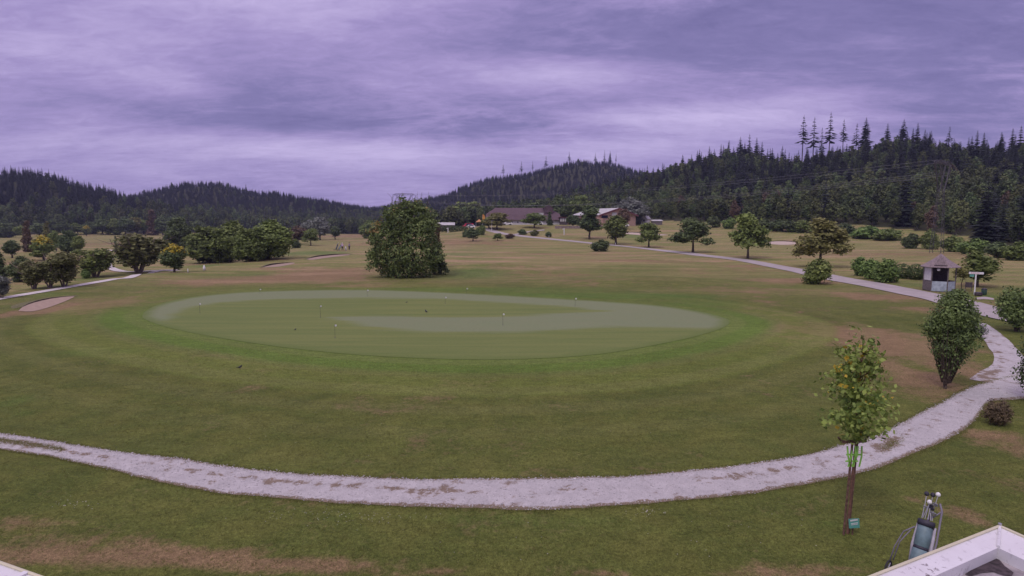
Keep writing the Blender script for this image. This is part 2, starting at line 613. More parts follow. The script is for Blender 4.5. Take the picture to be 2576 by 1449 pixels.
DRY = [(900, 720, 100, 5, .5), (1600, 655, 160, 4, .6), (1900, 668, 160, 5, .5), (2350, 640, 150, 8, .5), (1850, 730, 200, 8, .35), (560, 640, 40, 4, .5), (40, 660, 60, 15, .6), (700, 676, 90, 4, .5), (1350, 690, 200, 5, .35), (2120, 640, 120, 6, .4), (820, 690, 150, 16, 0.9), (640, 700, 160, 8, .5), (160, 778, 140, 16, 0.55), (20, 790, 80, 25, 0.4), (470, 712, 140, 7, 0.5), (330, 760, 120, 12, .45), (650, 655, 60, 4, .5),
       (2010, 705, 130, 7, 0.7), (2200, 745, 110, 9, 0.8), (2320, 780, 70, 9, 0.9), (2230, 860, 130, 60, 0.62), (2310, 950, 70, 45, 0.6), (2360, 1000, 60, 22, 0.5), (2060, 800, 150, 40, .3),
       (2440, 940, 40, 40, .7), (1180, 610, 150, 5, .6), (1400, 640, 200, 5, .45), (1750, 680, 200, 5, .4), (950, 610, 120, 5, .6), (1500, 700, 300, 6, .3),
       (60, 1320, 120, 28, 0.55), (200, 1402, 330, 38, 0.55), (620, 1420, 300, 26, .42), (1150, 1442, 260, 12, .4), (280, 1360, 120, 12, 0.35), (500, 1395, 180, 24, 0.45), (800, 1425, 200, 20, 0.4), (1500, 1445, 120, 8, .3), (1950, 1440, 250, 22, .35),
       (2490, 1090, 90, 16, 0.6), (2560, 1130, 90, 40, .5), (2540, 1210, 80, 40, 0.55), (2430, 1290, 90, 35, 0.5), (2310, 1252, 42, 9, 0.8), (2300, 1190, 200, 10, .2),
       (2450, 1010, 30, 12, .6), (1250, 672, 80, 5, .25), (1880, 1180, 400, 6, .15), (60, 620, 120, 10, .4), (300, 612, 160, 8, .3), (930, 592, 160, 4, .7),
       (100, 1165, 200, 6, .35), (700, 1262, 400, 5, .3)]
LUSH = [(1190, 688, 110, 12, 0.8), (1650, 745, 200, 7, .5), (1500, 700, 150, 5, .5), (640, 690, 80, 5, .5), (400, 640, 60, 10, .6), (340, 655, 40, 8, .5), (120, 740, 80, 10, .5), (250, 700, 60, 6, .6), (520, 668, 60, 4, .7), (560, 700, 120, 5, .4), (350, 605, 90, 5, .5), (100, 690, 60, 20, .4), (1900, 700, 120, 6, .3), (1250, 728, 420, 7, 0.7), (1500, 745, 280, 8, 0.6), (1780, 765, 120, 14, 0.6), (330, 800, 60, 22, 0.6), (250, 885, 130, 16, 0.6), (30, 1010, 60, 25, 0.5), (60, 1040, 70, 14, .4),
        (180, 1270, 60, 14, 0.45), (900, 1300, 300, 12, 0.35), (1350, 1310, 300, 30, 0.35), (700, 640, 130, 5, .6), (820, 636, 80, 4, .7), (1150, 640, 90, 6, .6), (1180, 628, 60, 4, .4),
        (2290, 714, 90, 9, .6), (2500, 745, 60, 9, .7), (1600, 595, 60, 3, .7), (2080, 1320, 70, 14, .4), (1880, 1230, 60, 6, .3), (1850, 900, 160, 30, .35), (1000, 705, 140, 8, .3), (1380, 740, 200, 5, .5)]

X, Y = GX, GY
near = (np.hypot(X, Y) < 130)
a_dry = np.clip(blobs(X, Y, DRY), 0, 1)
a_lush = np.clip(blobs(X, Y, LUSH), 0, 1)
a_ring = np.full(X.shape, 60.0)
a_ring[near] = sdist(GREEN[::3], X[near], Y[near])
a_ring = np.clip(a_ring, -3, 60)
hl = hill(X, Y)


def is_forest(X, Y):
    X = np.asarray(X, float)
    Y = np.asarray(Y, float)
    h = hill(X, Y)
    f = h > 2.2 + 1.6 * np.sin(X / 23.0) * np.sin(Y / 19.0)
    band = (Y > 305) & (X > -60) & (X < 260) & (Y < 620)
    band2 = (Y > 390) & (X < -60) & (X > -330) & (Y < 700) & (h < 5)
    return f | band | (band2 & (Y > 470))


a_for = np.where(is_forest(X, Y), 1.0, 0.0)
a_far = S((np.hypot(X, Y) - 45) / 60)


# ------------------------------------------------------------------ ground material
def mat_ground():
    m = bpy.data.materials.new('grass_ground')
    m.use_nodes = True
    t = NT(m.node_tree)
    b = t.n['Principled BSDF']
    b.inputs['Roughness'].default_value = 0.95
    b.inputs['Specular IOR Level'].default_value = 0.1
    P = t.new('ShaderNodeNewGeometry').outputs['Position']
    at = lambda n: t.new('ShaderNodeAttribute', attribute_name=n).outputs['Fac']
    dry, lush, ring, forst, far = at('dry'), at('lush'), at('ring'), at('forest'), at('far')
    big = t.noise(P, 0.09, 5, 0.6, 0.6)
    mid = t.noise(P, 0.55, 6, 0.62, 0.5)
    fine = t.noise(P, 5.0, 6, 0.7)
    speck = t.noise(P, 38.0, 4, 0.75)
    streak = t.noise(t.mapping(P, scale=(0.05, 0.30, 1), rot=(0, 0, math.radians(7))), 1.0, 10, 0.72, 0.8)
    grain = t.noise(t.mapping(P, scale=(9.0, 2.2, 1)), 3.0, 4, 0.7)
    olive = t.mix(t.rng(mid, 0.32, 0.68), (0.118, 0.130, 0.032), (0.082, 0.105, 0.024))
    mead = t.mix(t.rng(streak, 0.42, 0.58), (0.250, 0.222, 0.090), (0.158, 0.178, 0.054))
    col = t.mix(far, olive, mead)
    # dry patches break up along their edges
    dn = t.math('ADD', dry, t.math('MULTIPLY', t.math('SUBTRACT', t.math('ADD', mid, big), 1.0), 1.7))
    dn = t.math('ADD', dn, t.math('MULTIPLY', t.math('SUBTRACT', fine, 0.5), 1.0))
    dm = t.rng(dn, 0.10, 0.62, 0.0, 0.92)
    col = t.mix(dm, col, t.mix(t.rng(fine, 0.3, 0.7), (0.270, 0.182, 0.100), (0.165, 0.118, 0.060)))
    fs = t.math('MULTIPLY', t.rng(t.noise(t.mapping(P, scale=(0.035, 0.16, 1), rot=(0, 0, math.radians(11)), loc=(3, 5, 0)), 1.0, 10, 0.74, 1.0), 0.50, 0.60), t.math('MULTIPLY', far, 0.85))
    col = t.mix(fs, col, (0.315, 0.222, 0.128))
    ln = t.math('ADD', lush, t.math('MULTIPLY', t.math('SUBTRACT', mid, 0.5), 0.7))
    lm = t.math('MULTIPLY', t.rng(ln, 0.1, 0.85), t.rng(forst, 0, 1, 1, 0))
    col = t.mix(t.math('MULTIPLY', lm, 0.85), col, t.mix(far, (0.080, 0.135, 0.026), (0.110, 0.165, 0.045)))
    # mown rings round the green
    rw = t.math('ADD', ring, t.math('MULTIPLY', t.math('SUBTRACT', big, 0.5), 0.9))
    collar = t.math('MULTIPLY', t.rng(rw, 0.0, 0.25, 1, 1), t.rng(rw, 2.0, 3.8, 1, 0))
    collar = t.math('MULTIPLY', collar, t.rng(mid, 0.2, 0.55, 0.75, 1.0))
    sepP = t.new('ShaderNodeSeparateXYZ')
    t.l.new(P, sepP.inputs[0])
    frontside = t.rng(sepP.outputs[1], 52.0, 40.0, 0.35, 0.95)
    col = t.mix(t.math('MULTIPLY', collar, frontside), col, (0.105, 0.165, 0.030))
    r2 = t.math('MULTIPLY', t.rng(rw, 3.0, 3.6, 0, 1), t.rng(rw, 6.0, 6.5, 1, 0))
    col = t.mix(t.math('MULTIPLY', r2, t.math('MULTIPLY', frontside, 0.5)), col, (0.145, 0.185, 0.038))
    wv = t.math('SINE', t.math('MULTIPLY', rw, 2.6))
    wv = t.math('MULTIPLY', t.rng(wv, -0.4, 0.8), t.rng(ring, 16, 5, 0, 0.24))
    col = t.mix(t.math('MULTIPLY', wv, frontside), col, (0.19, 0.19, 0.07))
    # forest floor
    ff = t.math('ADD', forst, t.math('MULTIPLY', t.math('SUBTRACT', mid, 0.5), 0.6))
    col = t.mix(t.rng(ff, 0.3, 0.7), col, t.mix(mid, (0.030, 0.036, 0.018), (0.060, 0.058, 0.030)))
    mot = t.noise(t.mapping(P, scale=(0.8, 1.5, 1), rot=(0, 0, math.radians(5))), 1.5, 9, 0.72, 0.3)
    clump = t.noise(P, 0.22, 7, 0.68, 0.5)
    # blades: light and dark speckle
    sp = t.math('MULTIPLY', t.rng(speck, 0.25, 0.75, 0.35, 1.65, False), t.rng(grain, 0.3, 0.7, 0.86, 1.14, False))
    sp = t.math('MULTIPLY', sp, t.rng(fine, 0.3, 0.7, 0.80, 1.20, False))
    sp = t.math('MULTIPLY', sp, t.rng(t.noise(P, 13.0, 3, 0.75), 0.3, 0.7, 0.60, 1.40, False))
    sp = t.math('MULTIPLY', sp, t.rng(big, 0.3, 0.7, 0.93, 1.07, False))
    sp = t.math('MULTIPLY', sp, t.rng(mot, 0.3, 0.7, 0.78, 1.22, False))
    sp = t.math('MULTIPLY', sp, t.rng(clump, 0.3, 0.7, 0.90, 1.10, False))
    sc = t.new('ShaderNodeCombineXYZ')
    for i in range(3):
        t.l.new(sp, sc.inputs[i])
    col = t.mix(1.0, col, sc.outputs[0], 'MULTIPLY')
    t.l.new(col, b.inputs['Base Color'])
    bp = t.new('ShaderNodeBump')
    bp.inputs['Strength'].default_value = 0.55
    bp.inputs['Distance'].default_value = 0.05
    t.l.new(t.math('ADD', t.math('MULTIPLY', speck, 0.6), fine), bp.inputs['Height'])
    t.l.new(bp.outputs[0], b.inputs['Normal'])
    return m


idx = np.arange(NA * NR).reshape(NA, NR)
nxt = np.roll(idx, -1, axis=0)
quads = np.stack([idx[:, :-1], idx[:, 1:], nxt[:, 1:], nxt[:, :-1]], axis=-1).reshape(-1, 4)
verts = np.stack([GX, GY, GZ], axis=-1).reshape(-1, 3)
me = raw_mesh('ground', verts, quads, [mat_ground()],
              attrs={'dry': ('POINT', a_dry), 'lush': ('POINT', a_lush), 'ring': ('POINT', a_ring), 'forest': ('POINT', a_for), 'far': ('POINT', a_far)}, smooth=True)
tag(link('ground', me), 'grassy valley floor of the golf course rising into wooded hills', None, None, 'structure')
# fan under the building
tag(link('building_plot', raw_mesh('building_plot', [(0, 0, 0.0)] + [(0.82 * math.sin(k * math.pi / 12), 0.82 * math.cos(k * math.pi / 12), 0.0) for k in range(24)],
         [(0, (k + 1) % 24 + 1, k + 1) for k in range(24)], [M['bark_pale']])), kind='structure')


# ------------------------------------------------------------------ putting green
def mat_green():
    m = bpy.data.materials.new('putting_green_turf')
    m.use_nodes = True
    t = NT(m.node_tree)
    b = t.n['Principled BSDF']
    b.inputs['Roughness'].default_value = 0.9
    b.inputs['Specular IOR Level'].default_value = 0.12
    P = t.new('ShaderNodeNewGeometry').outputs['Position']
    pale = t.new('ShaderNodeAttribute', attribute_name='pale').outputs['Fac']
    edge = t.new('ShaderNodeAttribute', attribute_name='edge').outputs['Fac']
    mid = t.noise(P, 0.5, 6, 0.62, 0.5)
    fine = t.noise(P, 7.0, 5, 0.7)
    speck = t.noise(P, 40.0, 3, 0.7)
    streak = t.noise(t.mapping(P, scale=(0.08, 1.0, 1), rot=(0, 0, math.radians(3))), 1.2, 6, 0.65, 0.5)
    base = t.mix(t.rng(streak, 0.3, 0.7), (0.165, 0.192, 0.060), (0.126, 0.166, 0.048))
    pl = t.rng(t.math('ADD', pale, t.math('MULTIPLY', t.math('SUBTRACT', streak, 0.5), 1.3)), 0.25, 0.75, 0.0, 0.9)
    col = t.mix(pl, base, t.mix(mid, (0.172, 0.215, 0.112), (0.196, 0.216, 0.120)))
    col = t.mix(t.math('MULTIPLY', t.rng(t.math('ADD', edge, t.math('MULTIPLY', t.math('SUBTRACT', mid, 0.5), 0.8)), 0.0, 1.0, 0.85, 0.0), 1.0), col, (0.118, 0.160, 0.042))
    sp = t.math('MULTIPLY', t.rng(speck, 0.3, 0.7, 0.84, 1.16, False), t.rng(fine, 0.3, 0.7, 0.92, 1.08, False))
    sc = t.new('ShaderNodeCombineXYZ')
    for i in range(3):
        t.l.new(sp, sc.inputs[i])
    t.l.new(t.mix(1.0, col, sc.outputs[0], 'MULTIPLY'), b.inputs['Base Color'])
    bp = t.new('ShaderNodeBump')
    bp.inputs['Strength'].default_value = 0.2
    bp.inputs['Distance'].default_value = 0.02
    t.l.new(fine, bp.inputs['Height'])
    t.l.new(bp.outputs[0], b.inputs['Normal'])
    return m


PALE1 = [(340, 800), (380, 770), (520, 742), (700, 728), (900, 724), (1100, 730), (1300, 740), (1500, 752), (1650, 763), (1850, 800), (1850, 830), (1560, 822), (1300, 834), (1100, 836), (960, 828),
         (840, 805), (830, 799), (900, 797), (1150, 798), (1350, 793), (1520, 783), (1440, 772), (1240, 760), (1080, 751), (900, 750), (700, 753), (560, 760), (470, 775), (420, 800), (400, 815)]
pal = np.array([ground(u, v)[:2] for u, v in PALE1])
rings = 60
GV, GA, GE, GF = [], [], [], []
n = len(GREEN)
tt = np.linspace(0, 1, rings + 1)[1:] ** 0.8
for t_ in tt:
    for p in GREEN:
        GV.append((gc[0] + (p[0] - gc[0]) * t_, gc[1] + (p[1] - gc[1]) * t_))
GV = np.array([tuple(gc)] + GV)
sdp = sdist(pal, GV[:, 0], GV[:, 1])
GA = np.clip(0.5 - sdp / 2.6, 0, 1)
GE = np.clip(-sdist(GREEN[::3], GV[:, 0], GV[:, 1]), 0, 3)
GZv = H(GV[:, 0], GV[:, 1]) + 0.012
for r_ in range(rings - 1):
    for k in range(n):
        a, b_ = 1 + r_ * n + k, 1 + r_ * n + (k + 1) % n
        GF.append((a, a + n, b_ + n, b_))
for k in range(n):
    GF.append((0, 1 + k, 1 + (k + 1) % n))
me = raw_mesh('putting_green', np.column_stack([GV, GZv]), GF, [mat_green()], attrs={'pale': ('POINT', GA), 'edge': ('POINT', GE)}, smooth=True)
tag(link('putting_green', me), kind='structure')


# ------------------------------------------------------------------ gravel paths and road
def mat_gravel(name, pale, brown, amount, scale=9.0, edge_w=0.12):
    m = bpy.data.materials.new(name)
    m.use_nodes = True
    t = NT(m.node_tree)
    b = t.n['Principled BSDF']
    b.inputs['Roughness'].default_value = 0.95
    P = t.new('ShaderNodeNewGeometry').outputs['Position']
    across = t.new('ShaderNodeAttribute', attribute_name='across').outputs['Fac']
    wear = t.new('ShaderNodeAttribute', attribute_name='wear').outputs['Fac']
    stone = t.new('ShaderNodeTexVoronoi')
    t.l.new(P, stone.inputs['Vector'])
    stone.inputs['Scale'].default_value = scale * 3.2
    n1 = t.noise(P, scale * 0.32, 7, 0.72, 0.4)
    n2 = t.noise(P, 0.7, 5, 0.6, 0.6)
    n3 = t.noise(P, scale * 2.2, 4, 0.8)
    g_ = t.mix(t.rng(stone.outputs['Distance'], 0.05, 0.55), pale, tuple(c * 0.82 for c in pale))
    w = t.math('ADD', t.math('MULTIPLY', wear, 1.0), t.math('MULTIPLY', t.math('SUBTRACT', n1, 0.5), 2.8))
    w = t.math('ADD', w, t.math('MULTIPLY', t.math('SUBTRACT', n2, 0.5), 1.6))
    w = t.math('ADD', w, amount - 0.5)
    wm = t.rng(w, 0.22, 0.60)
    col = t.mix(wm, g_, t.mix(n3, brown, tuple(c * 0.7 for c in brown)))
    g2 = t.rng(t.noise(P, 2.3, 6, 0.7, 0.5), 0.3, 0.7, 0.80, 1.08, False)
    gcx = t.new('ShaderNodeCombineXYZ')
    for i in range(3):
        t.l.new(g2, gcx.inputs[i])
    col = t.mix(1.0, col, gcx.outputs[0], 'MULTIPLY')
    pits = t.rng(n3, 0.60, 0.68)
    col = t.mix(t.math('MULTIPLY', pits, 0.8), col, tuple(c * 0.6 for c in brown))
    t.l.new(col, b.inputs['Base Color'])
    bp = t.new('ShaderNodeBump')
    bp.inputs['Strength'].default_value = 0.6
    bp.inputs['Distance'].default_value = 0.03
    t.l.new(t.math('ADD', n1, t.math('MULTIPLY', stone.outputs['Distance'], 0.6)), bp.inputs['Height'])
    t.l.new(bp.outputs[0], b.inputs['Normal'])
    return m


M['gravel'] = mat_gravel('gravel', (0.53, 0.51, 0.495), (0.24, 0.185, 0.13), 0.52)
M['gravel_far'] = mat_gravel('gravel_far', (0.66, 0.62, 0.58), (0.34, 0.27, 0.22), 0.20, 3.0)
M['asphalt'] = mat_flat('asphalt', (0.36, 0.325, 0.31), 0.9, 0.06, 0.8, 0.15)
_rs = np.random.RandomState(5)


def wobble(s, seed, amp):
    r_ = np.random.RandomState(seed)
    out = np.zeros_like(s)
    for k in range(9):
        f = 0.35 * 1.75 ** k
        out += amp * (0.66 ** k) * np.sin(s * f * 2 * math.pi / 3 + r_.rand() * 6.28) * 0.45
    return out


def strip(name, e1, e2, mat, off, n=240, m=10, jag=0.0, wear=None, world=False):
    A = np.array(e1 if world else [ground(u, v)[:2] for u, v in e1])
    B = np.array(e2 if world else [ground(u, v)[:2] for u, v in e2])
    A, B = catmull(A, n), catmull(B, n)
    s = np.concatenate([[0], np.cumsum(np.linalg.norm(np.diff(A, axis=0), axis=1))])
    d = (B - A)
    d /= np.maximum(np.linalg.norm(d, axis=1, keepdims=True), 1e-6)
    if jag:
        A = A + d * wobble(s, 3, jag)[:, None]
        B = B + d * wobble(s, 8, jag)[:, None]
    V, ac, we = [], [], []
    for j in range(m + 1):
        f = j / m
        q = A * (1 - f) + B * f
        V.append(np.column_stack([q, H(q[:, 0], q[:, 1]) + off]))
        ac.append(np.full(n, f))
        we.append(wear(f, s / s[-1]) if wear else np.zeros(n))
    V = np.concatenate(V)
    fa = []
    for j in range(m):
        for i in range(n - 1):
            a = j * n + i
            fa.append((a, a + 1, a + n + 1, a + n))
    fa = np.array(fa)
    # face up
    p0, p1, p2 = V[fa[0][0]], V[fa[0][1]], V[fa[0][2]]
    if np.cross(p1 - p0, p2 - p0)[2] < 0:
        fa = fa[:, ::-1]
    me = raw_mesh(name, V, fa, [mat], attrs={'across': ('POINT', np.concatenate(ac)), 'wear': ('POINT', np.concatenate(we))}, smooth=True)
    o = link(name, me)
    tag(o, kind='structure')
    return o, A, B


def wear_near(f, s):
    w = 0.9 * np.exp(-((f - 0.42 - 0.06 * np.sin(s * 17)) / 0.10) ** 2) * (0.35 + 0.5 * (np.sin(s * 23) > -0.2)) * np.clip(1.3 - 1.3 * s, 0.1, 1)
    w = w + 0.75 * np.exp(-((f - 0.45) / 0.22) ** 2) * np.exp(-((s - 0.06) / 0.07) ** 2)
    w = w * 0.75 + 1.3 * np.clip((f - 0.87) / 0.12, 0, 1) + 1.1 * np.clip((0.075 - f) / 0.075, 0, 1)
    w = w + 0.8 * np.exp(-((f - .5) / .18) ** 2) * np.exp(-((s - 0.70) / 0.02) ** 2)
    return w


TOP = [(-160, 1068), (0, 1090), (200, 1120), (400, 1150), (600, 1177), (800, 1194), (1000, 1203), (1288, 1206), (1500, 1200), (1700, 1187), (1900, 1166), (2050, 1140), (2180, 1102), (2280, 1058),
       (2360, 1018), (2420, 985), (2470, 965), (2540, 950), (2640, 940)]
BOT = [(-160, 1104), (0, 1130), (150, 1154), (350, 1202), (600, 1244), (800, 1263), (1000, 1275), (1288, 1280), (1500, 1276), (1700, 1263), (1900, 1240), (2050, 1214), (2200, 1180), (2330, 1130),
       (2420, 1084), (2460, 1050), (2485, 1015), (2560, 1006), (2660, 1000)]
gp, EA, EB = strip('gravel_path', TOP, BOT, M['gravel'], 0.010, 1600, 14, 0.10, wear_near)
strip('gravel_path', [(-1150, 930), (-800, 975), (-480, 1020), (-158, 1068)], [(-1150, 950), (-800, 998), (-480, 1048), (-158, 1104)], M['gravel'], 0.007, 300, 6, 0.08, lambda f, s: 0.5 * np.exp(-((f - .5) / .15) ** 2) + 1.2 * (f > .93) + 1.2 * (f < .06) + 0 * s)
BL = [(2452, 812), (2462, 838), (2482, 866), (2500, 893), (2492, 920), (2462, 936), (2440, 955)]
BR = [(2482, 815), (2515, 838), (2548, 866), (2572, 895), (2592, 930), (2600, 960), (2610, 985)]
gp2, EC, ED = strip('path_branch', BL, BR, M['gravel'], 0.016, 260, 10, 0.04, lambda f, s: 0.5 * np.exp(-((f - .2) / .2) ** 2) * s + .3 * (f > .93) + .2 * (f < .06))
# road on the right; edges in world metres because it runs straight along the range
RC_PX = [(2640, 818), (2560, 801), (2482, 783), (2420, 765), (2358, 749), (2282, 735), (2212, 720), (2087, 698), (2004, 680), (1882, 657), (1761, 642), (1700, 634), (1620, 625), (1540, 617), (1460, 609), (1400, 603), (1340, 597), (1290, 591),
         (1262, 587), (1235, 580), (1215, 574)]
rc = catmull(np.array([ground(u, v)[:2] for u, v in RC_PX]), 200)
tn = np.gradient(rc, axis=0)
tn /= np.linalg.norm(tn, axis=1, keepdims=True)
nr_ = np.column_stack([-tn[:, 1], tn[:, 0]])
hw = 1.75
strip('road', (rc - nr_ * hw)[::4], (rc + nr_ * hw)[::4], M['asphalt'], 0.05, 400, 8, 0.03, None, True)
# verge: worn brown shoulder strips
SP2 = [(1285, 592), (1310, 588), (1335, 583), (1370, 579)]
sp2 = catmull(np.array([ground(u, v)[:2] for u, v in SP2]), 30)
strip('farm_track', sp2 + (0, -1.2), sp2 + (0, 2.2), M['asphalt'], 0.08, 60, 4, 0.02, None, True)
# narrow path on the left crest and its loop
LP = [(-160, 782), (-60, 764), (0, 752), (100, 735), (200, 718), (285, 703), (340, 693), (380, 687), (430, 682), (455, 680)]
lp = catmull(np.array([ground(u, v)[:2] for u, v in LP]), 60)
strip('crest_path', lp + (-0.55, 0), lp + (0.55, 0), M['gravel_far'], 0.04, 300, 4, 0.04, None, True)
LQ = [(445, 680), (400, 681), (345, 684), (305, 683), (278, 675), (268, 664), (276, 652), (293, 644), (306, 638), (300, 633), (270, 629)]
lq = catmull(np.array([ground(u, v)[:2] for u, v in LQ]), 80)
tq = np.gradient(lq, axis=0)
tq /= np.linalg.norm(tq, axis=1, keepdims=True)
nq = np.column_stack([-tq[:, 1], tq[:, 0]])
strip('valley_path', lq - nq * 0.85, lq + nq * 0.85, M['gravel_far'], 0.09, 300, 4, 0.04, None, True)

# loose stones lying along the near path
ico = np.array([(0, 0, .55), (1, 0, 0), (.3, .95, 0), (-.8, .6, 0), (-.8, -.6, 0), (.3, -.95, 0), (0, 0, -.4)])
icf = [(0, 1, 2), (0, 2, 3), (0, 3, 4), (0, 4, 5), (0, 5, 1), (6, 2, 1), (6, 3, 2), (6, 4, 3), (6, 5, 4), (6, 1, 5)]


def pebbles(name, A, B, cnt, seed):
    r_ = np.random.RandomState(seed)
    i = r_.randint(0, len(A), cnt)
    f = np.where(r_.rand(cnt) < 0.45, r_.normal(0.05, 0.04, cnt), np.where(r_.rand(cnt) < 0.2, r_.normal(0.93, 0.03, cnt), r_.rand(cnt)))
    q = A[i] * (1 - f[:, None]) + B[i] * f[:, None] + r_.normal(0, 0.02, (cnt, 2))
    s = 0.010 + 0.022 * r_.rand(cnt) ** 2
    z = H(q[:, 0], q[:, 1]) + 0.012
    th = r_.rand(cnt) * 6.28
    sy = 0.6 + 0.4 * r_.rand(cnt)
    ca, sa = np.cos(th), np.sin(th)
    vx = ico[None, :, 0] * ca[:, None] - ico[None, :, 1] * sy[:, None] * sa[:, None]
    vy = ico[None, :, 0] * sa[:, None] + ico[None, :, 1] * sy[:, None] * ca[:, None]
    V = np.stack([q[:, 0, None] + vx * s[:, None], q[:, 1, None] + vy * s[:, None], z[:, None] + ico[None, :, 2] * s[:, None]], -1).reshape(-1, 3)
    Fc = (np.array(icf)[None] + (np.arange(cnt) * 7)[:, None, None]).reshape(-1, 3)
    o = link(name, raw_mesh(name, V, Fc, [mat_flat(name, (0.54, 0.52, 0.51), 0.9, 0.2, 9)]))
    return tag(o, 'loose pale stones scattered along the near gravel path', 'gravel', None, 'stuff')


pebbles('loose_gravel', EA, EB, 13000, 4)

# ------------------------------------------------------------------ bunkers
M['sand'] = mat_flat('sand', (0.33, 0.245, 0.18), 0.95, 0.08, 3, 0.1)
M['sand_pale'] = mat_flat('sand_pale', (0.46, 0.38, 0.30), 0.95, 0.08, 3, 0.1)
M['lip'] = mat_flat('bunker_lip', (0.060, 0.045, 0.025), 0.95, 0.3, 3, 0.3)


def bunker(px_pts, label, lip_from, lip_to, sand='sand', lip_h=0.22):
    P = np.array([ground(u, v)[:2] for u, v in px_pts])
    c = P.mean(axis=0)
    Q = catmull(np.vstack([P, P[:1]]), 60)[:-1]
    z0 = float(H(*c))
    root = empty('sand_bunker', (c[0], c[1], z0))
    tag(root, label, 'bunker')
    V = [(0, 0, 0.02 + 0)]
    nn = len(Q)
    for k in (0.5, 1.0):
        for q in Q:
            x, y = c + (q - c) * k
            V.append((x - c[0], y - c[1], float(H(x, y)) + 0.025 - z0))
    V[0] = (0, 0, float(H(*c)) + 0.025 - z0)
    Fc = [(0, 1 + k, 1 + (k + 1) % nn) for k in range(nn)] + [(1 + k, 1 + nn + k, 1 + nn + (k + 1) % nn, 1 + (k + 1) % nn) for k in range(nn)]
    link('sand', raw_mesh('sand', V, Fc, [M[sand]]), root)
    mb = MB()
    ids = [i % nn for i in range(int(lip_from * nn), int(lip_to * nn))]
    prof = []
    for j, i in enumerate(ids):
        q = Q[i]
        f = math.sin(math.pi * j / (len(ids) - 1))
        o_ = (q - c) / np.linalg.norm(q - c)
        ring_ = []
        for (k, h) in ((-0.05, 0.03), (0.0, lip_h * f + 0.03), (0.5, lip_h * f + 0.02), (1.3, -0.05)):
            x, y = q + o_ * k
            ring_.append((x - c[0], y - c[1], float(H(x, y)) - z0 + h))
        prof.append(ring_)
    b0 = len(mb.v)
    for r_ in prof:
        mb.v += r_
    for j in range(len(prof) - 1):
        for k in range(3):
            a = b0 + j * 4 + k
            mb.f.append((a, a + 4, a + 5, a + 1))
            mb.m.append(0 if k == 0 else 1)
    mb.build('lip', [M['lip'], M['turf_lip']], root)
    return root


M['turf_lip'] = mat_flat('turf_lip', (0.13, 0.125, 0.045), 0.95, 0.2, 4, 0.3)
bunker([(46, 783), (62, 770), (95, 759), (140, 750), (186, 746), (176, 753), (150, 764), (115, 776), (80, 784)], 'pinkish sand bunker at the left edge of the photo near the crest path', 0.12, 0.52, 'sand', 0.09)
bunker([(658, 673), (690, 666), (735, 661), (738, 664), (700, 671)], 'small sliver of sand bunker left of the big tree, nearer one of two', 0.0, 0.5)
bunker([(770, 652), (800, 646), (850, 641), (880, 640), (870, 643), (820, 649), (785, 654)], 'long thin sand bunker below the group of golfers', 0.0, 0.5)
bunker([(1930, 609), (1960, 607), (2000, 609), (2012, 613), (1975, 616), (1940, 614)], 'pale sand bunker beyond the road between two roadside trees', 0.0, 0.5, 'sand_pale')
bunker([(1560, 587), (1590, 585), (1640, 588), (1680, 591), (1640, 593), (1590, 590)], 'pale far sand bunker in front of the wooden hall', 0.0, 0.5, 'sand_pale')

# ------------------------------------------------------------------ foliage builders
def leaf_cloud(rs, blobs_, n_clump, per, leaf, spread, shell=0.55, up=0.25, squash=1.0, accent=None):
    """leaf-sized rhombic faces gathered in clumps spread through ellipsoids; returns verts, tone, accent"""
    B = np.array(blobs_, float)
    wgt = (B[:, 3] * B[:, 4] * B[:, 5]) ** (2 / 3)
    wgt /= wgt.sum()
    k = rs.choice(len(B), n_clump, p=wgt)
    d = rs.normal(size=(n_clump, 3))
    d /= np.linalg.norm(d, axis=1, keepdims=True)
    r = shell + (1 - shell) * rs.rand(n_clump) ** 0.6
    c = B[k, :3] + d * r[:, None] * B[k, 3:6]
    tone_c = np.clip(rs.normal(0.45, 0.28, n_clump), 0, 1)
    N = n_clump * per
    ci = np.repeat(np.arange(n_clump), per)
    p = c[ci] + rs.normal(size=(N, 3)) * spread * np.array([1, 1, 0.7])
    nn = d[ci] * 0.9 + rs.normal(size=(N, 3)) * 0.55 + np.array([0, 0, up])
    nn /= np.linalg.norm(nn, axis=1, keepdims=True)
    a = np.cross(nn, rs.normal(size=(N, 3)))
    a /= np.linalg.norm(a, axis=1, keepdims=True)
    b = np.cross(nn, a)
    s = leaf * (0.55 + 0.9 * rs.rand(N))
    A_ = a * s[:, None]
    B_ = b * (s * 0.62 * squash)[:, None]
    V = np.stack([p - A_, p - B_ * 1.0 + A_ * .1, p + A_, p + B_ * 1.0 + A_ * .1], 1).reshape(-1, 3)
    tone = np.clip(tone_c[ci] * 0.7 + rs.rand(N) * 0.4 - 0.05, 0, 1)
    zmin, zmax = p[:, 2].min(), p[:, 2].max()
    acc = np.zeros(N)
    if accent is not None:
        acc = accent(p, rs.rand(N), (p[:, 2] - zmin) / (zmax - zmin), rs.rand(n_clump)[ci])
    return V, tone, acc


def crown_mesh(name, parts, mat):
    V = np.concatenate([p[0] for p in parts])
    tone = np.concatenate([p[1] for p in parts])
    acc = np.concatenate([p[2] for p in parts])
    Fq = np.arange(len(V)).reshape(-1, 4)
    return raw_mesh(name, V, Fq, [mat], attrs={'tone': ('FACE', tone), 'accent': ('FACE', acc)})


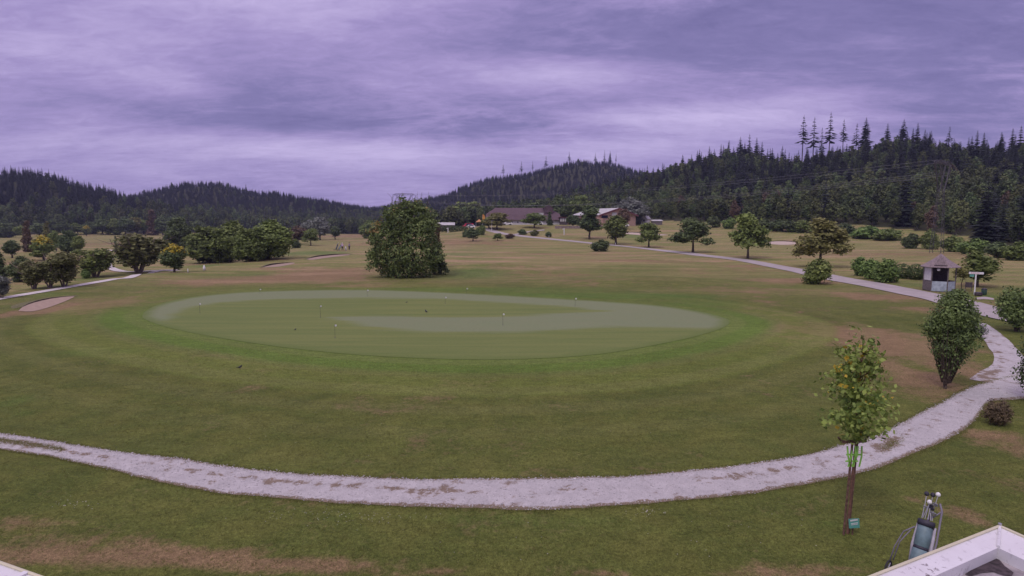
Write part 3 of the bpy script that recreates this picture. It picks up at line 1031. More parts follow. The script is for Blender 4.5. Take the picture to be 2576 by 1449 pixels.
def limbs(rs, h, crown_lo, crown_r, r0, n=7, lean=0.0, mat='bark', stems=1, fan=0.0, top=0.85):
    mb = MB()
    for s in range(stems):
        a0 = 6.28 * s / max(stems, 1) + rs.rand()
        ox, oy = (0, 0) if stems == 1 else (math.cos(a0) * r0 * 1.2, math.sin(a0) * r0 * 1.2)
        tx, ty = math.cos(a0) * fan, math.sin(a0) * fan
        pts, rad = [], []
        for k in range(8):
            f = k / 7
            pts.append((ox + tx * f ** 1.2 + lean * f + rs.normal(0, .01) * h * f, oy + ty * f ** 1.2 + rs.normal(0, .01) * h * f, f * h * top - (0.05 if k == 0 else 0)))
            rad.append(r0 * (1.25 if k == 0 else 1) * (1 - 0.8 * f) / (1 if stems == 1 else 1.4))
        mb.tube(pts, rad, 7)
        for i in range(n):
            f = crown_lo / h + (0.8 - crown_lo / h) * rs.rand()
            i0 = min(int(f * 7 / top), 6)
            p = Vector(pts[i0])
            az = rs.rand() * 6.28
            L = crown_r * (0.55 + 0.4 * rs.rand())
            q = p + Vector((math.cos(az) * L * .5, math.sin(az) * L * .5, L * 0.35))
            q2 = p + Vector((math.cos(az) * L, math.sin(az) * L, L * 0.75))
            mb.tube([p, q, q2], [r0 * .35, r0 * .22, r0 * .06], 5, cap=False)
    me = raw_mesh('trunk', mb.v, mb.f, [M[mat]], mb.m)
    return me


def lumps(rs, cx, cy, z0, z1, r, n, k=0.55, topw=0.6, botw=0.85):
    """blobs filling an uneven crown between z0 and z1"""
    out = []
    for i in range(n):
        f = (i + 0.5) / n
        w = math.sin(math.pi * min(max(f * 0.86 + 0.08, 0), 1)) ** 0.6
        w *= botw + (topw - botw) * f
        az = rs.rand() * 6.28
        d = r * w * (0.25 + 0.4 * rs.rand())
        br = r * k * w * (0.85 + 0.4 * rs.rand())
        zz_ = z0 + (z1 - z0) * f
        out.append((cx + math.cos(az) * d, cy + math.sin(az) * d, min(zz_, z1 - br * .6), br, br, br * (0.75 + 0.3 * rs.rand())))
    out.append((cx, cy, (z0 + z1) / 2, r * 0.62, r * 0.62, (z1 - z0) * 0.42))
    return out


PROTO = {}


def proto(kind):
    """(height, width, trunk mesh, {leaf: crown mesh}) in metres, base at z = 0"""
    if kind in PROTO:
        return PROTO[kind]
    rs = np.random.RandomState(abs(hash_(kind)) % 10000)
    acc = None
    if kind.startswith('round'):
        h, r = 7.0, 2.3
        bl = lumps(rs, 0, 0, 1.6, 7.0, r, 11)
        cr_ = [leaf_cloud(rs, bl, 520, 9, 0.19, 0.24)]
        tr = limbs(rs, h, 1.6, r, 0.16)
    elif kind.startswith('yellowtop'):
        h, r = 7.0, 2.4
        bl = lumps(rs, 0, 0, 1.1, 7.0, r, 11, topw=.45, botw=.95)
        f = lambda p, a, z, c: (((z + (c - .5) * .35) > 0.72) & (a < .85)) | ((np.hypot(p[:, 0], p[:, 1]) > 2.0) & (c < .22))
        cr_ = [leaf_cloud(rs, bl, 560, 9, 0.19, 0.22, accent=f)]
        tr = limbs(rs, h, 1.2, r, 0.15)
    elif kind.startswith('pear'):
        h, r = 9.0, 2.1
        bl = lumps(rs, 0, 0, 2.6, 6.2, 2.3, 8) + lumps(rs, 0.1, 0, 5.6, 9.0, 1.7, 7)
        cr_ = [leaf_cloud(rs, bl, 620, 9, 0.2, 0.22)]
        tr = limbs(rs, h, 2.5, 1.7, 0.15)
    elif kind.startswith('spread'):
        h, r = 7.0, 3.1
        bl = []
        for i in range(17):
            f = (i + .5) / 17
            az = rs.rand() * 6.28
            wr_ = 2.35 * (1 - .72 * f ** 1.3)
            d = wr_ * (0.45 + .55 * rs.rand())
            b_r = .62 + .28 * rs.rand()
            bl.append((math.cos(az) * d, math.sin(az) * d, 2.2 + f * 4.5, b_r, b_r, b_r * .85))
        bl.append((0, 0, 4.3, 1.3, 1.3, 2.0))
        cr_ = [leaf_cloud(rs, bl, 560, 9, 0.19, 0.26)]
        tr = limbs(rs, h, 2.2, 2.4, 0.15, 9)
    elif kind.startswith('bush'):
        h, r = 2.4, 1.5
        bl = lumps(rs, 0, 0, 0.15, 2.3, r, 12, k=.5, topw=.5, botw=1.0)
        cr_ = [leaf_cloud(rs, bl, 420, 9, 0.11, 0.13)]
        tr = limbs(rs, h, 0.2, 1.0, 0.06, 3, stems=3, fan=.5)
    elif kind.startswith('topiary'):
        h, r = 2.4, 1.15
        bl = [(0, 0, 1.12, 1.15, 1.15, 1.22), (0, 0, .8, 1.12, 1.12, .8)]
        cr_ = [leaf_cloud(rs, bl, 760, 8, 0.07, 0.05, shell=.93, up=.1)]
        tr = limbs(rs, h, 0.2, .6, 0.06, 3)
    elif kind.startswith('vase'):
        h, r = 4.4, 2.0
        bl = []
        for i in range(16):
            az, f = rs.rand() * 6.28, (i + .5) / 16
            d = 1.25 * f ** .7 * (0.5 + .5 * rs.rand())
            bl.append((math.cos(az) * d, math.sin(az) * d, 1.2 + f * 2.5, .62, .62, .62))
        bl.append((0, 0, 2.6, 1.0, 1.0, 1.2))
        cr_ = [leaf_cloud(rs, bl, 520, 9, 0.13, 0.17, up=.3)]
        tr = limbs(rs, h, .6, 1.3, 0.09, 4, stems=6, fan=1.3, mat='bark_pale')
    elif kind.startswith('column'):
        h, r = 8.0, 1.2
        bl = [(rs.normal(0, .15), rs.normal(0, .15), .7 + i * .75, 1.0 * (1 - .08 * i) * (0.8 + .3 * rs.rand()), 1.0 * (1 - .08 * i), .7) for i in range(10)]
        cr_ = [leaf_cloud(rs, bl, 420, 9, 0.17, 0.2)]
        tr = limbs(rs, h, .6, .8, 0.12)
    elif kind.startswith('clump'):
        h, r = 9.5, 4.6
        bl = lumps(rs, 0, 0, 0.6, 9.4, r, 20, k=.42, topw=.75, botw=1.0)
        cr_ = [leaf_cloud(rs, bl, 1150, 9, 0.26, 0.32)]
        tr = limbs(rs, h, 1.2, 3.2, 0.25, 9)
    elif kind.startswith('sapling'):
        h, r = 4.5, .8
        bl = lumps(rs, 0, 0, 1.8, 4.5, .75, 7)
        cr_ = [leaf_cloud(rs, bl, 90, 7, 0.12, 0.14)]
        tr = limbs(rs, h, 1.6, .6, 0.045)
    V = np.concatenate([p[0] for p in cr_])
    lo = V[:, 2].min()
    hh = V[:, 2].max()
    wd = np.percentile(V[:, 0], 99.8) - np.percentile(V[:, 0], .2)
    PROTO[kind] = dict(h=hh, w=wd, tr=tr, cr=cr_, cm={})
    return PROTO[kind]


def hash_(s):
    v = 7
    for ch in s:
        v = (v * 131 + ord(ch)) % 1000003
    return v


def tree(name, kind, u, vb, vt, w, leaf, label, group=None, D=None, cat='tree', rz=None):
    P = proto(kind)
    if leaf not in P['cm']:
        P['cm'][leaf] = crown_mesh('crown', P['cr'], M[leaf])
    if D is None:
        x, y, z = ground(u, vb)
    else:
        x, y, _ = pix(u, vb, D)
        z = float(H(x, y))
    ztop = pix(u, vt, y)[2]
    hgt = max(ztop - z, 0.3)
    wid = w * (1.25 if kind.startswith(('vase', 'clump')) else 1.10) * y / F
    s = hgt / P['h']
    sw = wid / P['w']
    root = empty(name, (x, y, z), (hash_(label) % 628) / 100 if rz is None else rz, (sw, sw, s))
    link('trunk', P['tr'], root)
    link('crown', P['cm'][leaf], root)
    tag(root, label, cat, group)
    return root


# ------------------------------------------------------------------ forest
def spruce_mesh(seed, h, r, bare=0.05, dens=1.0, leafm='forest_spruce'):
    rs = np.random.RandomState(seed)
    V, tone = [], []
    n_w = int(h * 1.9 * dens)
    for i in range(n_w):
        f = (i + rs.rand() * .6) / n_w
        z = h * (bare + (1 - bare) * f)
        rad = r * 1.18 * (1 - f) ** 0.78 * (0.75 + .5 * rs.rand()) + 0.12
        nb = int(6 + 3 * (1 - f))
        if dens < 0.8:
            nb = 4
        a0 = rs.rand() * 6.28
        tw = np.clip(rs.normal(.4, .25), 0, 1)
        for k in range(nb):
            if rs.rand() > 0.9 * min(dens + .25, 1):
                continue
            a = a0 + 6.283 * k / nb + rs.normal(0, .18)
            L = rad * (0.7 + .45 * rs.rand())
            dr = -0.30 * L + 0.1
            ca, sa = math.cos(a), math.sin(a)
            wdt = L * 0.30 + 0.10
            # branch = spine with two drooping needle fans
            p0 = np.array((0.03 * ca, 0.03 * sa, z + .12))
            pm = np.array((ca * L * .55, sa * L * .55, z + dr * .35))
            p1 = np.array((ca * L, sa * L, z + dr))
            sd_ = np.array((-sa, ca, 0)) * wdt
            dn = np.array((0, 0, -0.34 * wdt - .10))
            V += [p0, pm + sd_ * .9 + dn, p1, pm + dn * .0]
            V += [p0, pm + dn * .0, p1, pm - sd_ * .9 + dn]
            t_ = np.clip(tw + rs.normal(0, .2), 0, 1)
            tone += [t_, np.clip(t_ + .1, 0, 1)]
    # leader
    V += [np.array(q) for q in ((-.12, 0, h * .96), (0, -.12, h * .96), (.12, 0, h * .96), (0, 0, h * 1.03))]
    tone += [.3]
    V = np.array(V)
    mb = MB()
    mb.tube([(0, 0, -1.5), (0, 0, h * .5), (0, 0, h)], [.20 * h / 15, .12 * h / 15, .02], 5)
    nq_ = len(V) // 4
    allV = np.vstack([V, np.array(mb.v)])
    faces = [tuple(range(4 * i, 4 * i + 4)) for i in range(nq_)] + [tuple(len(V) + j for j in f) for f in mb.f]
    mi = [0] * nq_ + [1] * len(mb.f)
    tone = tone + [.3] * len(mb.f)
    me = raw_mesh('spruce_tree', allV, faces, [M[leafm], M['forest_bark']], mi, attrs={'tone': ('FACE', tone), 'accent': ('FACE', np.zeros(len(faces)))})
    return me


def broad_mesh(seed, h, r, leafm='forest_leaf'):
    rs = np.random.RandomState(seed)
    bl = lumps(rs, 0, 0, h * .12, h, r, 12, k=.45, topw=.7, botw=.95)
    V, tone, acc = leaf_cloud(rs, bl, 170, 7, 0.42, 0.42, shell=.6)
    mb = MB()
    mb.tube([(0, 0, -1.5), (0.1, 0, h * .4), (0, .1, h * .75)], [.2, .14, .04], 5)
    nq_ = len(V) // 4
    allV = np.vstack([V, np.array(mb.v)])
    faces = [tuple(range(4 * i, 4 * i + 4)) for i in range(nq_)] + [tuple(len(V) + j for j in f) for f in mb.f]
    mi = [0] * nq_ + [1] * len(mb.f)
    me = raw_mesh('broadleaf_tree', allV, faces, [M[leafm], M['forest_bark']], mi,
                  attrs={'tone': ('FACE', np.concatenate([tone, np.full(len(mb.f), .3)])), 'accent': ('FACE', np.zeros(len(faces)))})
    return me


SPR = [spruce_mesh(1, 15, 2.7), spruce_mesh(2, 15, 2.3), spruce_mesh(3, 15, 3.0, .08, .9), spruce_mesh(4, 15, 2.2, .16, .85)]
SPARSE = [spruce_mesh(11, 15, 2.0, .38, .62), spruce_mesh(12, 15, 2.3, .30, .55), spruce_mesh(13, 15, 1.7, .22, .6)]
BRD = [broad_mesh(21, 11, 3.6), broad_mesh(22, 10, 4.0), broad_mesh(23, 12, 3.2)]
BRD_R = broad_mesh(24, 11, 3.0, 'leaf_rust')

ORD = ['first', 'second', 'third', 'fourth', 'fifth', 'sixth', 'seventh', 'eighth', 'ninth', 'tenth', 'eleventh', 'twelfth', 'thirteenth', 'fourteenth', 'fifteenth', 'sixteenth']
rf = np.random.RandomState(77)


def sample_forest():
    """tree positions: jittered grid over the wooded ground in sight"""
    pts = []
    for (x0, x1, y0, y1, st) in ((-60, 420, 95, 520, 5.6), (-560, -60, 300, 660, 6.2), (-560, 640, 520, 1010, 5.4)):
        xs = np.arange(x0, x1, st)
        ys = np.arange(y0, y1, st)
        gx, gy = np.meshgrid(xs, ys)
        jt = .45 if y1 == 520 else 2.2
        gx = gx.ravel() + rf.uniform(-jt, jt, gx.size) * st
        gy = gy.ravel() + rf.uniform(-jt, jt, gy.size) * st
        if y1 == 1010:
            k = ~((gx > -60) & (gx < 420) & (gy < 520)) & ~((gx < -60) & (gy < 660))
            gx, gy = gx[k], gy[k]
        u = 1288 + gx / gy * F
        k = (u > -260) & (u < 2850) & is_forest(gx, gy)
        pts.append(np.column_stack([gx[k], gy[k]]))
    return np.concatenate(pts)


FP = sample_forest()
fx, fy = FP[:, 0], FP[:, 1]
fz = H(fx, fy)
# cull what stands hidden behind the crests: highest line of sight on the way to the tree
sl_tree = (fz + 14 - CAMZ) / np.hypot(fx, fy)
vis = np.ones(len(fx), bool)
mx_sl = np.full(len(fx), -9.0)
for q in np.linspace(0.3, 0.985, 60):
    mx_sl = np.maximum(mx_sl, (H(fx * q, fy * q) + 6 - CAMZ) / (np.hypot(fx, fy) * q))
vis = sl_tree > mx_sl
FP, fx, fy, fz = FP[vis], fx[vis], fy[vis], fz[vis]
hh_ = hill(fx, fy)
uu = 1288 + fx / fy * F
rr_ = rf.rand(len(fx))
patch = 0.5 + 0.5 * np.sin(fx / 41.0 + 1.1) * np.sin(fy / 33.0) + rf.normal(0, .22, len(fx))
hillA = (fy < 540) & (fx > -20)
p_spr = np.where(hillA, np.clip((hh_ - 14) / 24, 0.03, 0.52) + 0.3 * (patch > .75), np.clip((hh_ - 2) / 20, 0.12, 0.97))
p_spr = np.where((fy < 330) & (hh_ < 8), 0.03, p_spr)
p_spr = np.where((uu > 2450) & hillA, p_spr + .25, p_spr)
is_sp = rr_ < p_spr
hs_ = np.where(is_sp, rf.uniform(.60, 1.12, len(fx)) + (rf.rand(len(fx)) < .08) * .22, rf.uniform(.65, 1.1, len(fx)))
hs_ = np.where((~is_sp) & (hh_ < 6) & hillA, hs_ * .78, hs_)
left_ = fx < -60
hs_ = np.where(is_sp & (left_ | (fy > 560)), rf.uniform(.62, .88, len(fx)), hs_)
hs_ = np.where(fy > 700, hs_ * .74, hs_)
far_b = (fy > 600) & (fx > -100)
hs_ = np.where(far_b, hs_ * .90, hs_)
dist = np.hypot(fx, fy)
inview = (uu > -20) & (uu < 2596)
size = hs_ / dist * inview
# lone skinny spruces standing above the right hand crest and on the middle hill
KEEP_S = set(np.argsort(-np.where(is_sp, size, 0))[:240].tolist())
KEEP_B = set(np.argsort(-np.where(~is_sp, size, 0))[:270].tolist())
first_s, first_b = {}, {}
for i in list(KEEP_S) + list(KEEP_B):
    sp = is_sp[i]
    k = int(rf.randint(0, 4 if sp else 3))
    me = SPR[k] if sp else BRD[k]
    if not sp and rf.rand() < .04:
        me = BRD_R
        k = 9
    o = link('spruce_tree' if sp else 'broadleaf_tree', me)
    o.location = (fx[i], fy[i], fz[i])
    s_ = hs_[i]
    o.scale = (s_ * rf.uniform(.85, 1.15), s_ * rf.uniform(.85, 1.15), s_)
    o.rotation_euler = (0, 0, rf.rand() * 6.28)
    if k == 9:
        tag(o, 'rust brown tree among the green wood of the right hillside', 'tree', 'rust brown trees in the hillside wood')
    elif fx[i] < -40:
        tag(o, 'dark spruce in the forest on the left hill' if sp else 'green broadleaf tree at the foot of the left wooded hill', 'tree', 'spruces of the left hill' if sp else 'broadleaf trees of the left hill')
    else:
        tag(o, 'dark spruce in the forest on the right hill' if sp else 'green broadleaf tree in the wood on the right hill', 'tree', 'spruces of the right hill' if sp else 'broadleaf trees of the right hill')
    if k != 9:
        (first_s if sp else first_b).setdefault(k, o)


def scatter(name, protos, sel, label):
    n_ = int(sel.sum())
    me = bpy.data.meshes.new(name)
    me.vertices.add(n_)
    me.vertices.foreach_set('co', np.column_stack([fx[sel], fy[sel], fz[sel]]).astype(np.float32).ravel())
    for k_, ar in (('rot', rf.rand(n_) * 6.28), ('scl', hs_[sel])):
        a = me.attributes.new(k_, 'FLOAT', 'POINT')
        a.data.foreach_set('value', ar.astype(np.float32))
    a = me.attributes.new('pid', 'INT', 'POINT')
    a.data.foreach_set('value', rf.randint(0, len(protos), n_).astype(np.int32))
    o = link(name, me)
    tag(o, label, 'forest', None, 'stuff')
    ng = bpy.data.node_groups.new(name, 'GeometryNodeTree')
    ng.interface.new_socket(name='Geometry', in_out='INPUT', socket_type='NodeSocketGeometry')
    ng.interface.new_socket(name='Geometry', in_out='OUTPUT', socket_type='NodeSocketGeometry')
    N_, L_ = ng.nodes, ng.links
    gi, go = N_.new('NodeGroupInput'), N_.new('NodeGroupOutput')
    iop = N_.new('GeometryNodeInstanceOnPoints')
    jn = N_.new('GeometryNodeJoinGeometry')
    for po in protos:
        oi = N_.new('GeometryNodeObjectInfo')
        oi.transform_space = 'ORIGINAL'
        oi.inputs['Object'].default_value = po
        oi.inputs['As Instance'].default_value = True
        L_.new(oi.outputs['Geometry'], jn.inputs[0])
    m2p = N_.new('GeometryNodeMeshToPoints')
    L_.new(gi.outputs[0], m2p.inputs[0])
    L_.new(m2p.outputs[0], iop.inputs['Points'])
    L_.new(jn.outputs[0], iop.inputs['Instance'])
    iop.inputs['Pick Instance'].default_value = True

    def nat(nm, dt):
        q = N_.new('GeometryNodeInputNamedAttribute')
        q.data_type = dt
        q.inputs['Name'].default_value = nm
        return q.outputs['Attribute']
    L_.new(nat('pid', 'INT'), iop.inputs['Instance Index'])
    cx = N_.new('ShaderNodeCombineXYZ')
    L_.new(nat('rot', 'FLOAT'), cx.inputs[2])
    L_.new(cx.outputs[0], iop.inputs['Rotation'])
    cs = N_.new('ShaderNodeCombineXYZ')
    sc_ = nat('scl', 'FLOAT')
    for i in range(3):
        L_.new(sc_, cs.inputs[i])
    L_.new(cs.outputs[0], iop.inputs['Scale'])
    L_.new(iop.outputs[0], go.inputs[0])
    md = o.modifiers.new('scatter', 'NODES')
    md.node_group = ng
    return o


rest = np.ones(len(fx), bool)
rest[list(KEEP_S)] = False
rest[list(KEEP_B)] = False
scatter('spruce_forest', list(first_s.values()), rest & is_sp, 'dark spruce forest covering the hills behind the golf course')
scatter('broadleaf_forest', list(first_b.values()), rest & ~is_sp, 'mixed green broadleaf wood covering the lower hill slopes')
print('forest', len(fx), 'spruce', int(is_sp.sum()))


def lone(u, vt, h, D, k, label, sparse=True):
    x, y, z = pix(u, vt, D)
    s_ = h / 15.0
    o = link('lone_spruce', (SPARSE if sparse else SPR)[k % 3])
    o.location = (x, y, z - h)
    o.scale = (s_ * 1.05, s_ * 1.05, s_)
    o.rotation_euler = (0, 0, (u * 7 % 63) / 10)
    return tag(o, label, 'tree')


lone(2023, 291, 29, 418, 0, 'leftmost of the tall thin spruces rising above the right hill crest')
lone(2050, 295, 27, 416, 1, 'second tall thin spruce from the left above the right hill crest')
lone(2069, 322, 20, 415, 2, 'short skinny spruce between two taller ones above the right crest')
lone(2091, 283, 26, 412, 1, 'tallest thin spruce standing above the right hill crest')
lone(2124, 301, 22, 408, 0, 'thin spruce just right of the tallest one above the right crest')
lone(2157, 309, 20, 402, 1, 'fifth tall thin spruce from the left above the right hill crest')
lone(2180, 295, 22, 398, 2, 'dark narrow spruce above the middle of the right crest', False)
lone(2234, 310, 20, 388, 0, 'dark spruce above the right crest, left of the pointed one', False)
lone(2275, 300, 19, 380, 2, 'pointed narrow spruce sticking out of the right crest', False)
lone(2310, 308, 17, 374, 1, 'broad dark spruce on the right crest above the lattice pylon', False)
lone(2390, 318, 18, 355, 0, 'thin spruce alone on the right crest over the lattice pylon')
lone(1886, 338, 24, 448, 1, 'thin see-through spruce at the notch of the right hill crest')
lone(1863, 345, 23, 450, 2, 'dark full spruce left of the notch in the right crest', False)
lone(1904, 347, 22, 446, 0, 'dark full spruce right of the notch in the right crest', False)
lone(1938, 373, 16, 438, 1, 'short spruce on the dip of the right crest', False)
lone(1266, 413, 21, 930, 0, 'leftmost lone spruce on the ridge of the middle hill')
lone(1312, 405, 21, 925, 1, 'second lone spruce from the left on the middle hill ridge')
lone(1340, 405, 15, 920, 2, 'small thin spruce in a pair on the middle hill ridge')
lone(1374, 391, 22, 915, 1, 'tall lone spruce left of the summit of the middle hill')
lone(1432, 382, 20, 905, 0, 'lone spruce on the left shoulder of the middle hill summit')
lone(1498, 384, 16, 900, 1, 'thin spruce on the summit of the middle hill, left of three')
lone(1521, 378, 20, 900, 2, 'needle thin spruce on the summit of the middle hill')
lone(1535, 380, 18, 900, 0, 'dense dark spruce on the summit of the middle hill', False)
lone(1550, 386, 14, 900, 2, 'rightmost lone spruce on the summit of the middle hill')
lone(618, 463, 18, 830, 0, 'lone spruce sticking out right of the left-centre hill summit', False)

# ------------------------------------------------------------------ single trees and shrubs
RG = 'trees standing along the road'
tree('roadside_tree', 'pear_a', 1483, 602, 515, 52, 'leaf_dark', 'tall two-tiered roadside tree in front of the wooden hall', RG)
tree('roadside_tree', 'round_a', 1549, 615, 540, 58, 'leaf', 'round roadside tree right behind the low round bush', RG)
tree('roadside_tree', 'spread_a', 1632, 622, 558, 66, 'leaf', 'small spreading roadside tree, third from the farm', RG)
tree('roadside_tree', 'spread_b', 1743, 635, 545, 78, 'leaf_dark', 'dark spreading roadside tree in the middle of the row', RG)
tree('roadside_tree', 'spread_c', 1881, 650, 533, 100, 'leaf', 'big spreading roadside tree second from the kiosk', RG)
tree('roadside_tree', 'spread_a', 2063, 672, 545, 116, 'leaf_olive', 'largest airy roadside tree with its trunk hidden by a bush', RG)
tree('young_tree', 'round_b', 1190, 607, 572, 32, 'leaf_dark', 'small round tree between two dark bushes by the road bend')
tree('young_tree', 'spread_b', 1252, 606, 586, 22, 'leaf', 'tiny light green tree on the road bend')
tree('round_bush', 'bush_a', 1512, 632, 601, 42, 'leaf_dark', 'dark round bush on the near side of the road edge', cat='bush')
tree('round_bush', 'bush_b', 2056, 714, 646, 72, 'leaf', 'large bushy shrub at the foot of the largest roadside tree', cat='bush')
SBG = 'small round bushes by the far road'
tree('round_bush', 'bush_a', 1283, 600, 587, 23, 'leaf_rust', 'dark reddish bush on the near side of the far road', SBG, cat='bush')
tree('round_bush', 'bush_b', 1314, 590, 575, 22, 'leaf_dark', 'first small round bush beyond the far road from the left', SBG, cat='bush')
tree('round_bush', 'bush_a', 1345, 593, 577, 21, 'leaf_brown', 'brownish round bush, middle of three beyond the far road', SBG, cat='bush')
tree('round_bush', 'bush_b', 1380, 596, 582, 18, 'leaf_dark', 'small round bush with a white stake in front', SBG, cat='bush')
tree('round_bush', 'bush_b', 1172, 596, 578, 22, 'leaf_dark', 'dark bush left of the small tree by the road bend', cat='bush')
tree('round_bush', 'bush_a', 1211, 591, 564, 22, 'leaf', 'tall dark bush right of the small tree by the road bend', cat='bush')
HG = 'bushes of the hedge left of the kiosk'
tree('hedge_bush', 'bush_a', 2165, 694, 643, 42, 'leaf_hedge', 'leftmost bright green bush of the hedge left of the kiosk', HG, cat='bush')
tree('hedge_bush', 'bush_b', 2192, 702, 648, 52, 'leaf_hedge', 'middle bright green bush of the hedge left of the kiosk', HG, cat='bush')
tree('hedge_bush', 'bush_a', 2228, 710, 648, 62, 'leaf_hedge', 'largest bright green bush of the hedge, right end', HG, cat='bush')
TG = 'clipped dome bushes by the kiosk'
tree('clipped_bush', 'topiary_a', 2269, 700, 662, 36, 'leaf_dark', 'dark clipped dome bush touching the bright hedge', TG, cat='bush')
tree('clipped_bush', 'topiary_a', 2303, 703, 663, 36, 'leaf_dark', 'dark clipped dome bush in the middle between hedge and kiosk', TG, cat='bush')
tree('clipped_bush', 'topiary_a', 2335, 705, 668, 32, 'leaf_dark', 'dark clipped dome bush half hidden behind the kiosk', TG, cat='bush')
tree('meadow_tree', 'round_b', 2457, 722, 628, 78, 'leaf', 'dark tree right of the kiosk behind the white T-shaped sign')
tree('young_tree', 'sapling_a', 2418, 730, 664, 34, 'leaf_olive', 'thin sapling just right of the kiosk')
tree('meadow_bush', 'bush_a', 2292, 625, 585, 42, 'leaf_dark', 'dark bush at the forest edge left of the lattice pylon', cat='bush')
tree('meadow_bush', 'bush_b', 2338, 627, 574, 42, 'leaf', 'bush at the forest edge directly beside the lattice pylon', cat='bush')
for i, (u, vb, vt, w, lf) in enumerate(((2180, 600, 566, 70, 'leaf_hedge'), (2235, 604, 574, 64, 'leaf'), (2400, 634, 590, 60, 'leaf'), (2450, 640, 598, 60, 'leaf_hedge'), (2510, 648, 606, 64, 'leaf_dark'),
                                        (2560, 655, 605, 60, 'leaf'), (1985, 583, 550, 44, 'leaf_dark'), (1955, 581, 550, 44, 'leaf_dark'), (1925, 580, 548, 40, 'leaf_dark'), (2020, 585, 552, 44, 'leaf'), (2070, 588, 556, 50, 'leaf'), (2125, 594, 560, 50, 'leaf_dark'),
                                        (1875, 578, 545, 36, 'leaf'), (1835, 575, 545, 30, 'leaf_hedge'), (1795, 572, 540, 36, 'leaf_dark'))):
    tree('edge_shrub', 'bush_a' if i % 2 else 'bush_b', u, vb, vt, w, lf, ORD[sorted([2180, 2235, 2400, 2450, 2510, 2560, 1985, 1955, 1925, 2020, 2070, 2125, 1875, 1835, 1795]).index(u)] + ' shrub from the left along the edge of the right hand wood', 'shrubs along the edge of the right wood', cat='bush')
# left side
tree('valley_tree', 'round_a', 31, 649, 603, 36, 'leaf_dark', 'round dark tree standing alone in the left field')
tree('valley_tree', 'column_a', 72, 634, 554, 26, 'leaf_rust', 'narrow reddish brown tree in the left field')
tree('valley_tree', 'yellowtop_a', 110, 655, 590, 52, 'leaf', 'yellow-topped tree behind the brown willow bushes')
tree('valley_tree', 'column_b', 120, 612, 556, 18, 'leaf_olive', 'slim tree rising behind the yellow-topped tree')
tree('valley_tree', 'round_b', 142, 632, 578, 28, 'leaf', 'mid green tree right behind the yellow-topped tree')
tree('valley_tree', 'clump_a', 175, 636, 577, 40, 'leaf_dark', 'dense dark tree in the middle of the left grove')
tree('valley_tree', 'round_a', 200, 639, 592, 27, 'leaf', 'small pointed tree at the right end of the left grove')
tree('valley_tree', 'yellowtop_b', 218, 594, 567, 22, 'leaf_dark', 'small yellow-topped tree far out at the foot of the left hill')
WG = 'brownish willow bushes by the crest path'
tree('willow_bush', 'vase_a', 86, 727, 651, 58, 'leaf_brown', 'leftmost brownish willow bush of the group beside the crest path', WG, cat='bush')
tree('willow_bush', 'vase_b', 126, 725, 650, 46, 'leaf_brown', 'slim brownish willow bush second in the group beside the crest path', WG, cat='bush')
tree('willow_bush', 'vase_a', 162, 721, 627, 74, 'leaf_brown', 'tallest brownish willow bush of the group beside the crest path', WG, cat='bush')
tree('willow_bush', 'vase_b', 241, 697, 622, 68, 'leaf', 'green willow bush standing apart on the right of the brownish group', cat='bush')
tree('valley_bush', 'clump_b', 55, 709, 642, 46, 'leaf_dark', 'dark green bush behind the leftmost brownish willow', cat='bush')
tree('valley_bush', 'bush_a', 216, 700, 675, 22, 'leaf_hedge', 'small bright bush at the foot of the green willow bush', cat='bush')
tree('valley_tree', 'column_a', 2, 705, 632, 34, 'leaf_dark', 'dark bluish tree cut off by the left edge of the photo')
tree('valley_bush', 'vase_a', 4, 750, 690, 44, 'leaf_silver', 'grey green bush at the left edge beside the crest path', cat='bush')
tree('cypress', 'column_b', 292, 624, 592, 8, 'leaf_dark', 'single thin dark cypress in the left meadow')
tree('willow_tree', 'vase_b', 350, 687, 584, 98, 'leaf_brown', 'broad brown-tinged tree with a thick stem beside the path loop')
tree('valley_tree', 'yellowtop_a', 439, 685, 611, 56, 'leaf_dark', 'dark round tree with golden top at the path fork')
tree('valley_tree', 'clump_a', 449, 628, 543, 50, 'leaf_dark', 'tall dark tree behind the golden-topped tree')
for i, (u, vb, vt, w, lf) in enumerate(((258, 590, 550, 36, 'leaf_dark'), (288, 590, 548, 32, 'leaf'), (316, 592, 543, 36, 'leaf_dark'), (344, 590, 546, 36, 'leaf_olive'), (384, 592, 526, 30, 'leaf_rust'),
                                        (410, 592, 545, 34, 'leaf_dark'), (362, 590, 552, 30, 'leaf'), (478, 578, 556, 26, 'leaf'), (462, 590, 562, 20, 'leaf_silver'), (500, 585, 556, 30, 'leaf_dark'),
                                        (228, 588, 556, 28, 'leaf_dark'), (196, 590, 560, 30, 'leaf'), (160, 592, 556, 34, 'leaf_dark'), (20, 598, 560, 40, 'leaf_dark'), (60, 598, 565, 34, 'leaf'), (100, 597, 560, 36, 'leaf_dark'))):
    if lf == 'leaf_rust':
        tree('field_tree', 'column_a', u, vb, vt, w, lf, 'rust brown tree in the tree row at the far edge of the left meadow')
    elif lf == 'leaf_silver':
        tree('field_tree', 'round_a', u, vb, vt, w, lf, 'pale silvery tree at the far edge of the left meadow')
    else:
        tree('field_tree', ('round_a', 'clump_a', 'round_b')[i % 3], u, vb, vt, w, lf, ORD[sorted([258, 288, 316, 344, 410, 362, 478, 500, 228, 196, 160, 20, 60, 100]).index(u)] + ' green tree from the left in the far row of the left meadow', 'green trees in the far row of the left meadow')
CG = 'dense trees of the dark clump left of centre'
tree('clump_tree', 'clump_a', 524, 661, 566, 84, 'leaf', 'left tree of the dense dark clump left of centre', CG)
tree('clump_tree', 'clump_b', 581, 660, 552, 84, 'leaf', 'tallest middle tree of the dense dark clump left of centre', CG)
tree('clump_tree', 'clump_a', 628, 657, 572, 62, 'leaf', 'lower tree in the dip of the dense dark clump', CG)
